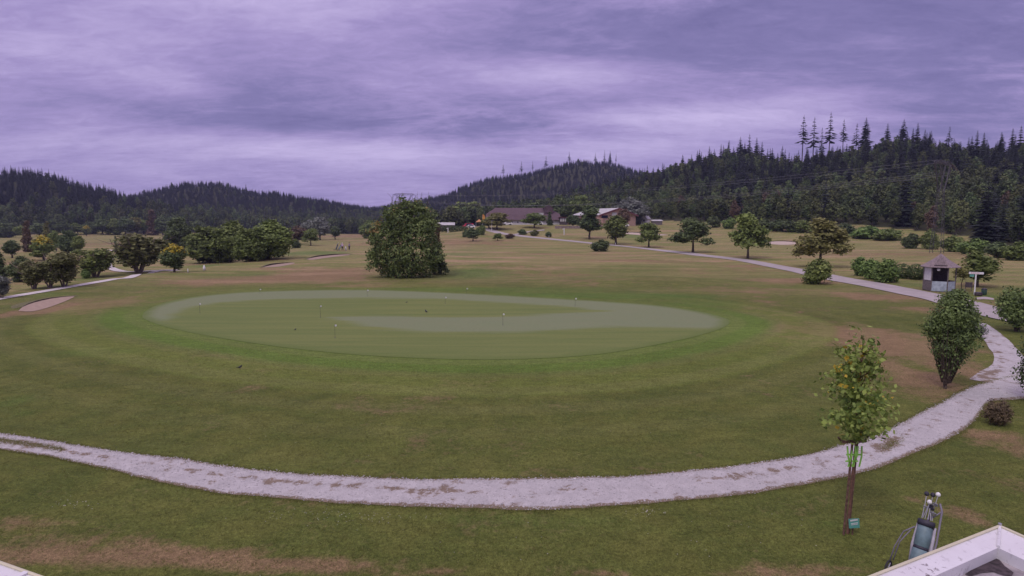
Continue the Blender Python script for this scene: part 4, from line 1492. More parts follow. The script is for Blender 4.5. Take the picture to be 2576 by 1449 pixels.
tree('clump_tree', 'clump_b', 676, 652, 549, 88, 'leaf', 'right tree of the dense dark clump left of centre', CG)
tree('shrub', 'bush_a', 744, 624, 601, 24, 'leaf_dark', 'small dark bush right of the dense clump', cat='bush')
tree('valley_tree', 'round_b', 748, 614, 566, 44, 'leaf_rust', 'brownish airy tree right of the dense clump')
tree('valley_tree', 'spread_b', 782, 618, 574, 38, 'leaf', 'low green tree right of the brownish airy tree')
tree('silver_willow', 'round_a', 805, 604, 545, 42, 'leaf_silver', 'tall silvery willow left of the golfers')
tree('silver_willow', 'round_b', 777, 602, 551, 40, 'leaf_silver', 'shorter silvery willow touching the tall one on its left')
tree('valley_tree', 'round_a', 843, 602, 568, 26, 'leaf_dark', 'small dark tree above the golfers')
tree('valley_tree', 'clump_a', 894, 585, 553, 38, 'leaf_olive', 'pale green dome-shaped tree in the far meadow')
tree('shrub', 'bush_a', 862, 585, 572, 22, 'leaf_silver', 'pale bush left of the dome-shaped tree', cat='bush')
tree('shrub', 'bush_b', 881, 585, 573, 18, 'leaf_rust', 'reddish bush touching the dome-shaped tree', cat='bush')
tree('valley_tree', 'clump_b', 930, 600, 553, 40, 'leaf', 'tree just left behind the big central tree')
# round the farm
FT = 'trees round the farm'
tree('farm_tree', 'clump_a', 1175, 567, 506, 78, 'leaf', 'big round tree left of the barn behind the red van', FT)
tree('farm_tree', 'spread_a', 1250, 577, 533, 66, 'leaf_olive', 'olive green spreading tree in front of the left half of the barn', FT)
tree('farm_tree', 'round_b', 1230, 574, 543, 40, 'leaf', 'small tree at the left front corner of the barn', FT)
tree('farm_tree', 'spread_b', 1344, 573, 534, 50, 'leaf', 'green tree in front of the right half of the barn', FT)
tree('farm_tree', 'column_a', 1383, 567, 532, 16, 'leaf_dark', 'slim dark tree against the right end of the barn', FT)
tree('farm_tree', 'round_a', 1441, 571, 540, 34, 'leaf_dark', 'small dark tree between the barn and the wooden hall', FT)
tree('farm_tree', 'clump_b', 1406, 560, 487, 44, 'leaf_dark', 'tall pale-topped tree behind the right end of the barn', FT, D=292)
tree('farm_tree', 'clump_a', 1462, 560, 490, 52, 'leaf', 'tall tree behind the gap between barn and wooden hall', FT, D=292)
tree('farm_tree', 'clump_a', 1340, 560, 508, 50, 'leaf_dark', 'dark tree behind the middle of the barn roof', FT, D=295)
tree('farm_tree', 'round_a', 1569, 577, 524, 32, 'leaf_rust', 'brownish tree right beside the wooden hall', FT)
tree('silver_willow', 'clump_b', 1586, 566, 494, 68, 'leaf_silver', 'large silver grey tree right of the wooden hall')
tree('silver_willow', 'bush_a', 1612, 563, 527, 40, 'leaf_silver', 'lower silver grey bush beside the small white house', cat='bush')
# far meadow hedge
mbh = leaf_cloud(np.random.RandomState(9), [(x, 0, 1.3, 1.6, 1.2, 1.2) for x in np.linspace(-6.5, 6.5, 9)], 700, 8, 0.16, 0.15, shell=.8)
ph = gl(1133, 584)
hd = empty('clipped_hedge', ph)
link('foliage', crown_mesh('foliage', [mbh], M['leaf_dark']), hd)
tag(hd, 'long low clipped hedge in front of the white shed', 'hedge')

# ---- big central tree with weeping conifer
rs = np.random.RandomState(31)
pc = gl(1030, 697)
Dc = pc.y
pm = lambda px_: px_ * Dc / F          # pixels to metres there
hC = pix(1018, 500, Dc)[2] - pc.z
ct = empty('central_tree', pc)
tag(ct, 'large leafy tree with branches down to the grass in the middle of the photo', 'tree')
bl = []
for (u, v, r_) in ((1010, 560, 34), (1050, 548, 36), (1035, 525, 26), (1000, 590, 40), (1055, 590, 40), (970, 600, 34), (960, 640, 30), (1000, 640, 42), (1050, 640, 44), (975, 672, 28), (1020, 670, 34), (1070, 665, 34),
                   (1085, 620, 26), (955, 575, 18), (1085, 570, 22), (945, 655, 15), (1020, 510, 13), (990, 535, 20), (1075, 535, 18), (1000, 518, 14), (1056, 514, 14), (966, 564, 17), (940, 640, 14), (1095, 560, 14), (950, 600, 16), (1100, 640, 20)):
    bl.append((pm(u - 1030), rs.uniform(-1.3, 1.3), (697 - v) / (697 - 500) * hC, pm(r_), pm(r_), pm(r_) * .95))
fa = lambda p, a, z, c: ((p[:, 0] < pm(-62)) & (z > .55) & (z < .75) & (a < .45)) | (a < .012)
M['leaf_central'] = mat_leaf('leaf_central', (0.060, 0.098, 0.034), (0.250, 0.315, 0.100), accent=(0.36, 0.26, 0.10), objvar=0)
for k_ in range(46):      # ragged shoots round the outline
    b0_ = bl[rs.randint(0, 19)]
    a_ = rs.rand() * 6.28
    e_ = rs.uniform(.95, 1.25)
    r_ = rs.uniform(.22, .42)
    bl.append((b0_[0] + math.cos(a_) * b0_[3] * e_, b0_[1] + rs.uniform(-.6, .6), max(b0_[2] + math.sin(a_) * b0_[5] * e_, .4), r_, r_, r_ * .8))
link('crown', crown_mesh('crown', [leaf_cloud(rs, bl, 2300, 9, 0.135, 0.20, shell=.62, accent=fa)], M['leaf_central']), ct)
link('trunk', limbs(rs, hC, .8, 2.6, .22, 14), ct)
for i, (dx, dz) in enumerate(((-.7, .0), (.2, .35), (.9, .1), (1.3, -.1))):
    pass
# twigs sticking out of the top
mb = MB()
for i in range(16):
    x0 = rs.uniform(-2.2, 2.6)
    z0 = hC * .88
    mb.tube([(x0, rs.uniform(-.6, .6), z0), (x0 * 1.05 + rs.normal(0, .1), 0, z0 + .7 + rs.rand() * .7), (x0 * 1.1 + rs.normal(0, .3), 0, z0 + 1.2 + rs.rand() * .9)], [.03, .02, .008], 4)
mb.build('twig', [M['bark']], ct)
wp = gl(1092, 690)
wt = empty('weeping_conifer', wp)
tag(wt, 'dark weeping conifer drooping at the right side of the big central tree', 'tree')
Dw = wp.y
pw = lambda q: q * Dw / F
bl = []
for (u, v, r_) in ((1090, 600, 10), (1096, 620, 11), (1100, 640, 13), (1108, 655, 11), (1116, 668, 8), (1122, 680, 6), (1095, 660, 14), (1090, 678, 14), (1105, 676, 12)):
    bl.append((pw(u - 1092), rs.uniform(-.4, .4), max((690 - v) * Dw / F, .35), pw(r_), pw(r_), pw(r_) * 1.5))
V_, t_, a_ = leaf_cloud(rs, bl, 420, 9, 0.16, .12, shell=.3, squash=.5, up=-.2)
link('crown', crown_mesh('crown', [(V_, t_, a_)], M['leaf_dark']), wt)
link('trunk', limbs(rs, pw(90), .6, .9, .09, 4, lean=.3), wt)
tree('thin_tree', 'column_b', 1101, 676, 560, 24, 'leaf_rust', 'reddish brown narrow tree at the right shoulder of the big central tree')

# ------------------------------------------------------------------ near plants on the right
rs = np.random.RandomState(41)


def near_shrub(name, u, vb, vt, w, label, bl, nclump, leaf, leafm, stems, fan, r0, cat='shrub', twig=0, spread=.09):
    p = gl(u, vb)
    D = p.y
    h = pix(u, vt, D)[2] - p.z
    root = empty(name, p)
    tag(root, label, cat)
    B = [(x * w * D / F, y * w * D / F, z * h, r_ * w * D / F, r_ * w * D / F, rz_ * h) for (x, y, z, r_, rz_) in bl]
    link('crown', crown_mesh('crown', [leaf_cloud(rs, B, nclump, 9, leaf, spread, shell=.45)], M[leafm]), root)
    me = limbs(rs, h, .2 * h, w * D / F * .42, r0, 5, stems=stems, fan=fan, top=.9)
    link('trunk', me, root)
    if twig:
        mb = MB()
        for i in range(twig):
            a, f = rs.rand() * 6.28, rs.rand()
            R = w * D / F * .5 * (.3 + .6 * f)
            q0 = Vector((math.cos(a) * R * .2, math.sin(a) * R * .2, h * .06))
            q1 = Vector((math.cos(a) * R * .75, math.sin(a) * R * .75, h * (.25 + .2 * f)))
            q2 = Vector((math.cos(a) * R * 1.05, math.sin(a) * R * 1.05, h * (.38 + .35 * rs.rand())))
            mb.tube([q0, q1, q2], [.012, .008, .003], 4, cap=False)
        mb.build('twig', [M['bark']], root)
    return root


M['leaf_shrub'] = mat_leaf('leaf_shrub', (0.070, 0.108, 0.043), (0.260, 0.352, 0.106), accent=(0.3, 0.22, .05), objvar=0)
near_shrub('tall_shrub', 2378, 978, 722, 128, 'tall vase-shaped green shrub on the grass before the path branch',
           [(.06, 0, .86, .30, .10), (.25, .1, .76, .24, .10), (-.05, -.1, .74, .34, .12), (.22, 0, .66, .32, .13), (-.08, .1, .58, .34, .12), (.18, -.1, .50, .32, .12), (-.05, 0, .42, .28, .12), (.15, .05, .34, .24, .1), (.03, 0, .26, .18, .08), (.38, 0, .74, .16, .08), (.10, 0, .92, .18, .05), (-.02, 0, .20, .13, .07), (-.15, 0, .62, .28, .1), (.28, 0, .58, .24, .1)],
           1500, 0.05, 'leaf_shrub', 4, .35, .03, twig=70)
near_shrub('garden_tree', 2558, 834, 722, 110, 'bushy green tree cut by the right edge beyond the path branch',
           [(0, 0, .80, .34, .2), (-.22, 0, .62, .26, .2), (.2, 0, .62, .34, .22), (0, .1, .45, .36, .2), (-.2, -.1, .40, .22, .16), (.25, 0, .35, .3, .16), (0, 0, .24, .22, .1)],
           620, 0.08, 'leaf_shrub', 4, .5, .07, spread=.13)
near_shrub('edge_shrub', 2618, 1010, 820, 140, 'twiggy dark shrub poking in at the right edge of the photo',
           [(0, 0, .80, .34, .2), (-.12, 0, .60, .32, .2), (.1, 0, .5, .34, .22), (-.1, .1, .35, .30, .2), (-.24, -.1, .2, .16, .1)],
           420, 0.045, 'leaf_dark', 5, .5, .04, twig=40)
M['leaf_dull'] = mat_leaf('leaf_dull', (0.077, 0.059, 0.037), (0.222, 0.171, 0.094), objvar=0)
near_shrub('low_shrub', 2507, 1068, 1001, 74, 'low dull brown bush beside the gravel path junction',
           [(0, 0, .55, .38, .42), (-.2, 0, .4, .26, .3), (.22, 0, .42, .26, .3), (0, 0, .3, .42, .28)],
           420, 0.028, 'leaf_dull', 5, .3, .02, 'bush', spread=.04)
# white-flowering little bushes on the branch path
near_shrub('flowering_bush', 2462, 850, 808, 40, 'small bare grey bush right of the tall shrub on the path branch',
           [(0, 0, .6, .35, .3), (.1, 0, .35, .35, .2)], 60, 0.045, 'leaf_silver', 5, .2, .015, 'bush', twig=20)

# ---- young maple with stakes, straps and sign
mp = gl(2130, 1342)
Dm = mp.y
mt = empty('young_maple', mp)
tag(mt, 'young maple with yellowing leaves tied to stakes beside the gravel path', 'tree')
hM = pix(2172, 822, Dm)[2] - mp.z
w2 = lambda px_: px_ * Dm / F
axis = lambda z: Vector((0.02 + 0.075 * z / hM, 0, z))
bl = []
for f, r_ in ((.50, .42), (.56, .84), (.62, .94), (.68, .86), (.75, .72), (.82, .58), (.89, .44), (.955, .22)):
    for k in range(9 if f < .9 else 3):
        a = rs.rand() * 6.28
        d = r_ * rs.uniform(.2, .72)
        bl.append((math.cos(a) * d + .08, math.sin(a) * d, f * hM, r_ * .30, r_ * .30, .18))
fm = lambda p, a, z, c: (a < .02) | ((c < .07) & (a < .5) & (z > .3))
link('crown', crown_mesh('crown', [leaf_cloud(rs, bl, 500, 5, 0.050, 0.095, shell=.3, squash=1.1, accent=fm)], M['leaf_maple']), mt)
mb = MB()
mb.tube([axis(z) + Vector((rs.normal(0, .008), rs.normal(0, .008), 0)) for z in np.linspace(-.05, hM * .96, 12)], list(np.linspace(.029, .007, 12)), 8)
for i in range(26):
    z0 = hM * rs.uniform(.46, .88)
    a = rs.rand() * 6.28
    L = .65 * (1 - abs(z0 / hM - .6) * 1.6) * rs.uniform(.6, 1)
    p0 = axis(z0)
    mb.tube([p0, p0 + Vector((math.cos(a) * L * .5, math.sin(a) * L * .5, L * .35)), p0 + Vector((math.cos(a) * L, math.sin(a) * L, L * .8))], [.014, .009, .004], 5, cap=False)
M['bark_red'] = mat_flat('bark_red', (0.20, 0.105, 0.075), .9, .2, 20, .3)
mb.build('trunk', [M['bark_red']], mt)
M['stake'] = mat_flat('stake_wood', (0.17, 0.095, 0.07), .9, .25, 18, .3)
M['strap'] = mat_flat('green_strap', (0.34, 0.72, 0.12), .6, .08, 10)
for (sx, sy, hs) in ((-.075, -.05, 2.02), (.07, .03, 1.98)):
    mb = MB()
    mb.tube([(sx - .02, sy, -.1), (sx + .05, sy, hs)], [.025, .023], 8)
    mb.build('stake', [M['stake']], mt)
mb = MB()
mb.box((0.03, 0, 2.0), (.52, .05, .05), .1)
mb.tube([(-.22, 0, 2.0), (-.30, 0, 2.09)], [.02, .02], 6)
mb.tube([(.24, 0, 2.0), (.33, 0, 2.12)], [.02, .02], 6)
mb.build('crossbar', [M['stake']], mt)
mb = MB()
for (x0, x1) in ((-.13, -.05), (-.03, -.09), (.04, .02), (.17, .14), (.09, -.02)):
    P_ = [(x0, -.05, 1.92), (x0 * .8 + x1 * .2, -.075, 1.72), (x1, -.055, 1.48)]
    for i in range(2):
        a, b_ = Vector(P_[i]), Vector(P_[i + 1])
        mb.slab([a + Vector((-.017, 0, 0)), a + Vector((.017, 0, 0)), b_ + Vector((.017, 0, 0)), b_ + Vector((-.017, 0, 0))], .008)
mb.box((.01, -.055, 1.74), (.30, .012, .035), 0)
mb.box((-.02, -.055, 1.60), (.26, .012, .03), 0)
mb.build('strap', [M['strap']], mt)
# sign hung on the stakes
M['sign_teal'] = mat_flat('sign_teal', (0.10, 0.34, 0.27), .5, .06, 4)
M['white_paint'] = mat_flat('white_paint', (0.78, 0.78, 0.76), .5, .05, 4)
sg = empty('tree_sign', mp + Vector((0.10, -.10, .18)), math.radians(14))
tag(sg, 'small green dedication sign fixed at the foot of the staked maple', 'sign')
mb = MB()
mb.slab([(-.13, 0, 0), (.13, 0, -.02), (.13, .03, .17), (-.13, .03, .19)], .012)
mb.build('panel', [M['sign_teal']], sg)
mb = MB()
rs2 = random.Random(3)
for row, (z0, x0, x1, hh) in enumerate(((.138, -.10, .09, .030), (.085, -.085, .07, .014), (.060, -.08, .08, .012))):
    x = x0
    while x < x1:
        wl = rs2.uniform(.008, .018) * (1 if row else 1.2)
        mb.slab([(x, -.006 + z0 * .16 - .0, z0), (x + wl, -.006 + z0 * .16, z0), (x + wl, -.006 + (z0 + hh) * .16, z0 + hh), (x, -.006 + (z0 + hh) * .16, z0 + hh)], .003)
        x += wl + .005
mb.build('lettering', [M['white_paint']], sg)
mb = MB()
mb.tube([(0.0, .05, -.18), (0.0, .04, .10)], .018, 6)
mb.build('post', [M['stake']], sg)

# ------------------------------------------------------------------ golf bag trolley
M['bag_teal'] = mat_flat('bag_teal', (0.15, 0.23, 0.25), .55, .12, 8)
M['bag_white'] = mat_flat('bag_white', (0.42, 0.40, 0.45), .5, .08, 8)
M['strap_grey'] = mat_flat('strap_grey', (0.22, 0.20, 0.25), .6, .1, 8)
M['bag_dark'] = mat_flat('bag_dark', (0.035, 0.033, 0.05), .6, .1, 8)
M['metal'] = mat_flat('brushed_metal', (0.45, 0.45, 0.48), .35, .05, 10, metal=.7)
M['rubber'] = mat_flat('rubber', (0.03, 0.03, 0.03), .8, .1, 10)


def golf_trolley(loc, rz, label, sc=1.0, group=None):
    root = empty('golf_trolley', loc, rz, (-sc, sc, sc))
    tag(root, label, 'golf trolley', group)
    ax0, ax1 = Vector((0, .12, .22)), Vector((0, -.22, .95))     # bag axis leans back
    d = (ax1 - ax0).normalized()
    side = Vector((1, 0, 0))
    up = side.cross(d).normalized()

    def ell(c, a, b, n=14):
        return [c + side * (a * math.cos(t)) + up * (b * math.sin(t)) for t in [2 * math.pi * k / n for k in range(n)]]

    def sleeve(fr, to, a, b, m, name, mb=None):
        own = mb is None
        mb = mb or MB()
        n_ = 14
        rings_ = []
        for f, k in ((fr, .93), (fr + .03 * (to - fr), 1), ((fr + to) / 2, 1.04), (to - .03 * (to - fr), 1), (to, .93)):
            rings_.append(ell(ax0 + (ax1 - ax0) * f, a * k * .86, b * k * .9))
        b0 = len(mb.v)
        for r_ in rings_:
            mb.v += [tuple(q) for q in r_]
        for i in range(len(rings_) - 1):
            for k in range(n_):
                mb.f.append((b0 + i * n_ + k, b0 + i * n_ + (k + 1) % n_, b0 + (i + 1) * n_ + (k + 1) % n_, b0 + (i + 1) * n_ + k))
                mb.m.append(0)
        mb.f.append(tuple(b0 + k for k in range(n_))[::-1])
        mb.f.append(tuple(b0 + (len(rings_) - 1) * n_ + k for k in range(n_)))
        mb.m += [0, 0]
        return mb.build(name, [m], root, True)
    sleeve(0, .46, .145, .125, M['bag_teal'], 'bag_body')
    sleeve(.46, .52, .135, .115, M['bag_dark'], 'bag_belt')
    sleeve(.52, .97, .14, .12, M['bag_teal'], 'bag_front')
    sleeve(.97, 1.10, .155, .135, M['bag_dark'], 'bag_collar')
    for s in (-1, 1):
        mb = MB()
        mb.tube([ax0 + side * s * .12 + up * .06, (ax0 + ax1) / 2 + side * s * .14 + up * .05, ax1 + side * s * .13 + up * .05], [.028, .036, .024], 8)
        mb.build('side_panel', [M['bag_white']], root, True)
    r_ = random.Random(2)
    for i in range(11):
        a = 6.28 * i / 11
        k = .08 if i else 0
        b0 = ax1 + d * .1 + side * k * math.cos(a) + up * k * math.sin(a)
        L = r_.uniform(.12, .30) + (.20 if i in (2, 3, 5) else 0)
        e0 = b0 + d * L + side * r_.uniform(-.03, .05)
        mb = MB()
        mb.tube([b0, e0], .007, 6, 0)
        hm = 1
        mb.lathe([(.012, -.03), (.035, -.01), (.042, .015), (.03, .04), (.008, .055)], tuple(e0), 8, 1) if i in (2, 3, 5, 8) else mb.box(tuple(e0 + side * .025), (.085, .022, .045), .3, 1)
        mb.build('golf_club', [M['metal'], M['bag_dark'] if i in (3, 5, 7, 9) else M['white_paint'] if i in (2, 8) else M['metal']], root)
    # trolley: frame, handle, wheels
    mb = MB()
    mb.tube([(0, .25, .14), (0, .05, .30), (0, -.30, 1.0), (0, -.42, 1.12)], .016, 8)
    mb.tube([(-.36, .30, .14), (.36, .30, .14)], .014, 8)
    mb.tube([(.19, .2, .15), (.20, -.15, .70), (.17, -.42, 1.20), (.12, -.46, 1.32)], .017, 8)
    mb.tube([(0, -.30, 1.0), (.17, -.42, 1.20)], .012, 6)
    mb.build('frame', [M['strap_grey']], root, True)
    mb = MB()
    mb.tube([(-.10, .0, .95), (-.26, .02, .80), (-.36, .1, .5), (-.40, .18, .2)], .012, 6)
    mb.tube([(-.16, .0, .86), (-.30, .05, .60), (-.35, .15, .26)], .010, 6)
    mb.build('carry_strap', [M['strap_grey']], root, True)
    for s in (-1, 1):
        mb = MB()
        c = Vector((s * .37, .30, .15))
        pts = [c + Vector((0, math.cos(t) * .135, math.sin(t) * .135)) for t in [2 * math.pi * k / 18 for k in range(19)]]
        mb.tube(pts, .018, 6, cap=False)
        w = mb.build('wheel', [M['rubber']], root, True)
        mb = MB()
        for k in range(5):
            t = 6.283 * k / 5
            mb.tube([c, c + Vector((0, math.cos(t) * .12, math.sin(t) * .12))], .008, 5)
        mb.build('spoke', [M['metal']], w)
    return root


bp_ = gl(2316, 1458)
golf_trolley(bp_ + Vector((-0.06, 0.0, 0)), math.radians(128), 'golf bag on a trolley standing by the white roof corner', 1.03)

# ------------------------------------------------------------------ clubhouse roof with the parapet
M['parapet'] = mat_flat('parapet_metal', (0.72, 0.72, 0.73), .45, .05, 1.2, 0, 0, (0.60, 0.59, 0.60))
t = NT(M['parapet'].node_tree)
b = t.n['Principled BSDF']
src = b.inputs['Base Color'].links[0].from_socket
co = t.new('ShaderNodeTexCoord').outputs['Object']
sn = t.noise(co, 22, 5, .7, .3)
big = t.noise(co, 1.6, 3, .5)
spots = t.math('MULTIPLY', t.rng(sn, .56, .62), t.rng(big, .40, .62))
t.l.new(t.mix(spots, src, (0.16, 0.13, 0.13)), b.inputs['Base Color'])
M['roof_deck'] = mat_flat('roof_deck', (0.34, 0.31, 0.31), .95, .2, 9, .2, 0, (0.20, 0.18, 0.19))
M['litter'] = mat_flat('leaf_litter', (0.06, 0.045, 0.05), .95, .3, 30, .4)
M['plaster'] = mat_flat('white_plaster', (0.72, 0.70, 0.68), .9, .05, 2)
M['edge_yellow'] = mat_flat('edge_trim', (0.60, 0.57, 0.40), .5, .05, 4)
ZR = CAMZ - 1.9


def on_level(u, v, z):
    dx, dy = (u - 1288) / F, (724.5 - v) / F
    t_ = (z - CAMZ) / (-SP + dy * CP)
    return Vector((dx * t_, (CP + dy * SP) * t_))


def cross2(a, b_, c, d):
    r1, r2 = b_ - a, d - c
    k_ = ((c - a).x * r2.y - (c - a).y * r2.x) / (r1.x * r2.y - r1.y * r2.x)
    return a + r1 * k_


la, lb = on_level(0, 1417, ZR), on_level(90, 1449, ZR)
ra, rb = on_level(2515, 1325, ZR), on_level(2200, 1449, ZR)
rc_ = on_level(2576, 1352, ZR)
mid_ = cross2(la, lb, ra, rb)
OUT = [tuple(la + (la - lb).normalized() * 4.0), tuple(mid_), tuple(ra), tuple(ra + (rc_ - ra).normalized() * 6.5), (-6.0, -4.6), (-9.0, -3.6)]


def offset_poly(P, d):
    n_ = len(P)
    out_ = []
    for i in range(n_):
        p0, p1, p2 = Vector(P[i - 1]), Vector(P[i]), Vector(P[(i + 1) % n_])
        e1, e2 = (p1 - p0).normalized(), (p2 - p1).normalized()
        n1, n2 = Vector((e1.y, -e1.x)), Vector((e2.y, -e2.x))
        bis = (n1 + n2).normalized()
        k = d / max(bis.dot(n1), .3)
        out_.append(tuple(p1 + bis * k))
    return out_


IN = offset_poly(OUT, 0.20)
ia, ib, ic = on_level(2347, 1449, ZR - .02), on_level(2511, 1376, ZR - .02), on_level(2576, 1406, ZR - .02)
IN[2] = tuple(ib)
IN[1] = tuple(cross2(Vector(IN[0]), Vector(IN[0]) + (mid_ - la), ib, ia))
IN[3] = tuple(ib + (ic - ib).normalized() * 6.2)
IN2 = IN
OUTW = offset_poly(OUT, 0.05)
club = empty('clubhouse', (0, 0, 0))
tag(club, 'flat roof with white metal parapet at the bottom corners of the photo', 'building')
mb = MB()
nP = len(OUT)
mb2 = MB()
for i in range(nP):
    j = (i + 1) % nP
    o1, o2, i1, i2 = OUT[i], OUT[j], IN[i], IN[j]
    mb.add([(o1[0], o1[1], ZR), (o2[0], o2[1], ZR), (i2[0], i2[1], ZR - .025), (i1[0], i1[1], ZR - .025),
            (o1[0], o1[1], ZR - .14), (o2[0], o2[1], ZR - .14), (i2[0], i2[1], ZR - .10), (i1[0], i1[1], ZR - .10)],
           [(3, 2, 1, 0), (0, 1, 5, 4), (2, 3, 7, 6), (4, 5, 6, 7)])
mb.build('parapet_cap', [M['parapet']], club)
mb = MB()
for i in range(nP):
    j = (i + 1) % nP
    a, b_ = OUT[i], OUT[j]
    mb.tube([(a[0], a[1], ZR + .004), (b_[0], b_[1], ZR + .004)], .009, 6)
mb.build('edge_trim', [M['edge_yellow']], club)
mb = MB()
for i in range(nP):
    j = (i + 1) % nP
    a, b_ = IN2[i], IN2[j]
    mb.poly([(a[0], a[1], ZR - .42), (b_[0], b_[1], ZR - .42), (b_[0], b_[1], ZR - .101), (a[0], a[1], ZR - .101)])
mb.build('parapet_wall', [M['plaster']], club)
mb = MB()
mb.poly([(p[0], p[1], ZR - .095) for p in IN2])
mb.build('roof_deck', [M['roof_deck']], club)
mb = MB()
lit = [on_level(u, v, ZR - .09) for u, v in ((2504, 1404), (2478, 1414), (2452, 1428), (2428, 1444), (2440, 1450), (2470, 1440), (2500, 1438), (2522, 1446), (2545, 1450), (2550, 1440), (2528, 1424), (2514, 1408))]
mb.poly([(p.x, p.y, ZR - .090) for p in lit])
mb.build('leaf_litter', [M['litter']], club)
mb = MB()
for i in range(nP):
    j = (i + 1) % nP
    a, b_ = OUTW[i], OUTW[j]
    mb.poly([(a[0], a[1], -.1), (b_[0], b_[1], -.1), (b_[0], b_[1], ZR - .10), (a[0], a[1], ZR - .10)])
mb.build('wall', [M['plaster']], club)
mb = MB()
co_, ci_ = OUT[2], IN[2]
mb.tube([(co_[0], co_[1], ZR + .004), (ci_[0], ci_[1], ZR - .018)], .009, 6)
mb.build('seam', [M['parapet']], club)
mb = MB()
mb.tube([(co_[0], co_[1], ZR - .04), (co_[0], co_[1], ZR + .022)], .011, 6)
mb.build('corner_rod', [M['metal']], club)
q1 = on_level(66, 1441, ZR)
nrm = Vector(((la - lb).y, -(la - lb).x)).normalized()
if nrm.y > 0:
    nrm = -nrm
q2 = q1 + nrm * .19
mb = MB()
mb.slab([(q1.x - .012, q1.y, ZR + .012), (q1.x + .022, q1.y - .01, ZR + .012), (q2.x + .022, q2.y - .01, ZR - .010), (q2.x - .012, q2.y, ZR - .010)], -.015)
mb.build('joint_clip', [M['parapet']], club)
# camera mast on the roof
mast = MB()
mast.tube([(0, -.25, ZR - .4), (0, -.25, CAMZ + .15)], .03, 10)
mast.box((0, -.16, CAMZ), (.09, .12, .09))
tag(mast.build('camera_mast', [M['white_paint']]), 'white camera mast standing on the flat roof', 'mast')

# ------------------------------------------------------------------ kiosk
M['shingle'] = mat_flat('shingle', (0.25, 0.20, 0.20), .9, .18, 7, .4)
M['wood_dark'] = mat_flat('wood_dark', (0.085, 0.065, 0.075), .8, .2, 8, .2)
M['wood_grey'] = mat_flat('wood_grey', (0.17, 0.145, 0.14), .85, .2, 8, .2)
M['banner'] = mat_flat('pale_banner', (0.40, 0.46, 0.50), .6, .15, 5, 0, 0, (0.28, 0.33, 0.38))
M['board_white'] = mat_flat('board_white', (0.62, 0.62, 0.60), .6, .05, 5)
kp = gl(2361, 731)
kD = kp.y
k = kD / F
ks = empty('kiosk', kp, math.radians(-34))
tag(ks, 'small hexagonal wooden kiosk with shingle roof beside the road', 'kiosk')
R = 33 * k
ANG6 = [math.radians(-120 + 60 * i) for i in range(6)]
hexp = [(R * math.cos(a), R * math.sin(a)) for a in ANG6]        # face 0-1 looks to -Y
hb, he, hr = 26 * k, 62 * k, 94 * k


def wallp(mb, i, z0, z1, off=0.0, shrink=0.0):
    a, b_ = Vector(hexp[i] + (0,)), Vector(hexp[(i + 1) % 6] + (0,))
    e_ = (b_ - a).normalized()
    n_ = Vector((e_.y, -e_.x, 0))
    a, b_ = a + e_ * shrink + n_ * off, b_ - e_ * shrink + n_ * off
    mb.slab([a + Vector((0, 0, z0)), b_ + Vector((0, 0, z0)), b_ + Vector((0, 0, z1)), a + Vector((0, 0, z1))], .05)


mb = MB()
for i in range(6):
    wallp(mb, i, -.1, hb)
mb.build('base_wall', [M['wood_dark']], ks)
for i, mn in ((1, 'banner'), (5, 'wood_grey')):
    mb = MB()
    wallp(mb, i, .06, hb - .04, .02, .05)
    mb.build('lower_panel', [M[mn]], ks)
mb = MB()
wallp(mb, 0, .04, hb - .02, .02, .04)
mb.build('banner', [M['banner']], ks)
for i in (5, 4):
    mb = MB()
    wallp(mb, i, hb + .03, he - .04, .0, .04)
    mb.build('upper_panel', [M['board_white']], ks)
mb = MB()
wallp(mb, 3, hb, he, 0, .03)
mb.build('back_panel', [M['wood_dark']], ks)
for i, (x, y) in enumerate(hexp):
    mb = MB()
    mb.tube([(x, y, -.05), (x, y, he)], .055, 8)
    mb.build('post', [M['wood_grey']], ks)
mb = MB()
Ro = R * 1.32
ev = [Vector((Ro * math.cos(a), Ro * math.sin(a), he - .05)) for a in ANG6]
apx = Vector((0, 0, hr))
midr = [Vector((Ro * .42 * math.cos(a), Ro * .42 * math.sin(a), he + (hr - he) * .50)) for a in ANG6]
for i in range(6):
    j = (i + 1) % 6
    mb.slab([ev[i], ev[j], midr[j], midr[i]], .05)
    mb.slab([midr[i], midr[j], apx], .05)
mb.build('roof', [M['shingle']], ks)
mb = MB()
a0 = math.radians(-90)
f0 = Vector((math.cos(a0), math.sin(a0), 0))
s0 = Vector((-f0.y, f0.x, 0))
pk = f0 * Ro * .18 + Vector((0, 0, hr - .10))
pf = f0 * Ro * .62 + Vector((0, 0, hr - .18))
bl_ = f0 * Ro * .80 - s0 * R * .42 + Vector((0, 0, he + .16))
br_ = f0 * Ro * .80 + s0 * R * .42 + Vector((0, 0, he + .16))
kl, kr = f0 * Ro * .3 - s0 * R * .40 + Vector((0, 0, he + .16)), f0 * Ro * .3 + s0 * R * .40 + Vector((0, 0, he + .16))
mb.slab([bl_, pf, pk, kl], .04)
mb.slab([pf, br_, kr, pk], .04)
mb.slab([bl_, br_, pf], .03)
mb.build('dormer', [M['shingle']], ks)
mb = MB()
mb.lathe([(.02, -.12), (.11, -.10), (.13, 0), (.11, .10), (.02, .12)], (hexp[0][0] * .2, hexp[0][1] * 1.0, he - .28), 12)
mb.build('lamp_globe', [M['white_paint']], ks)

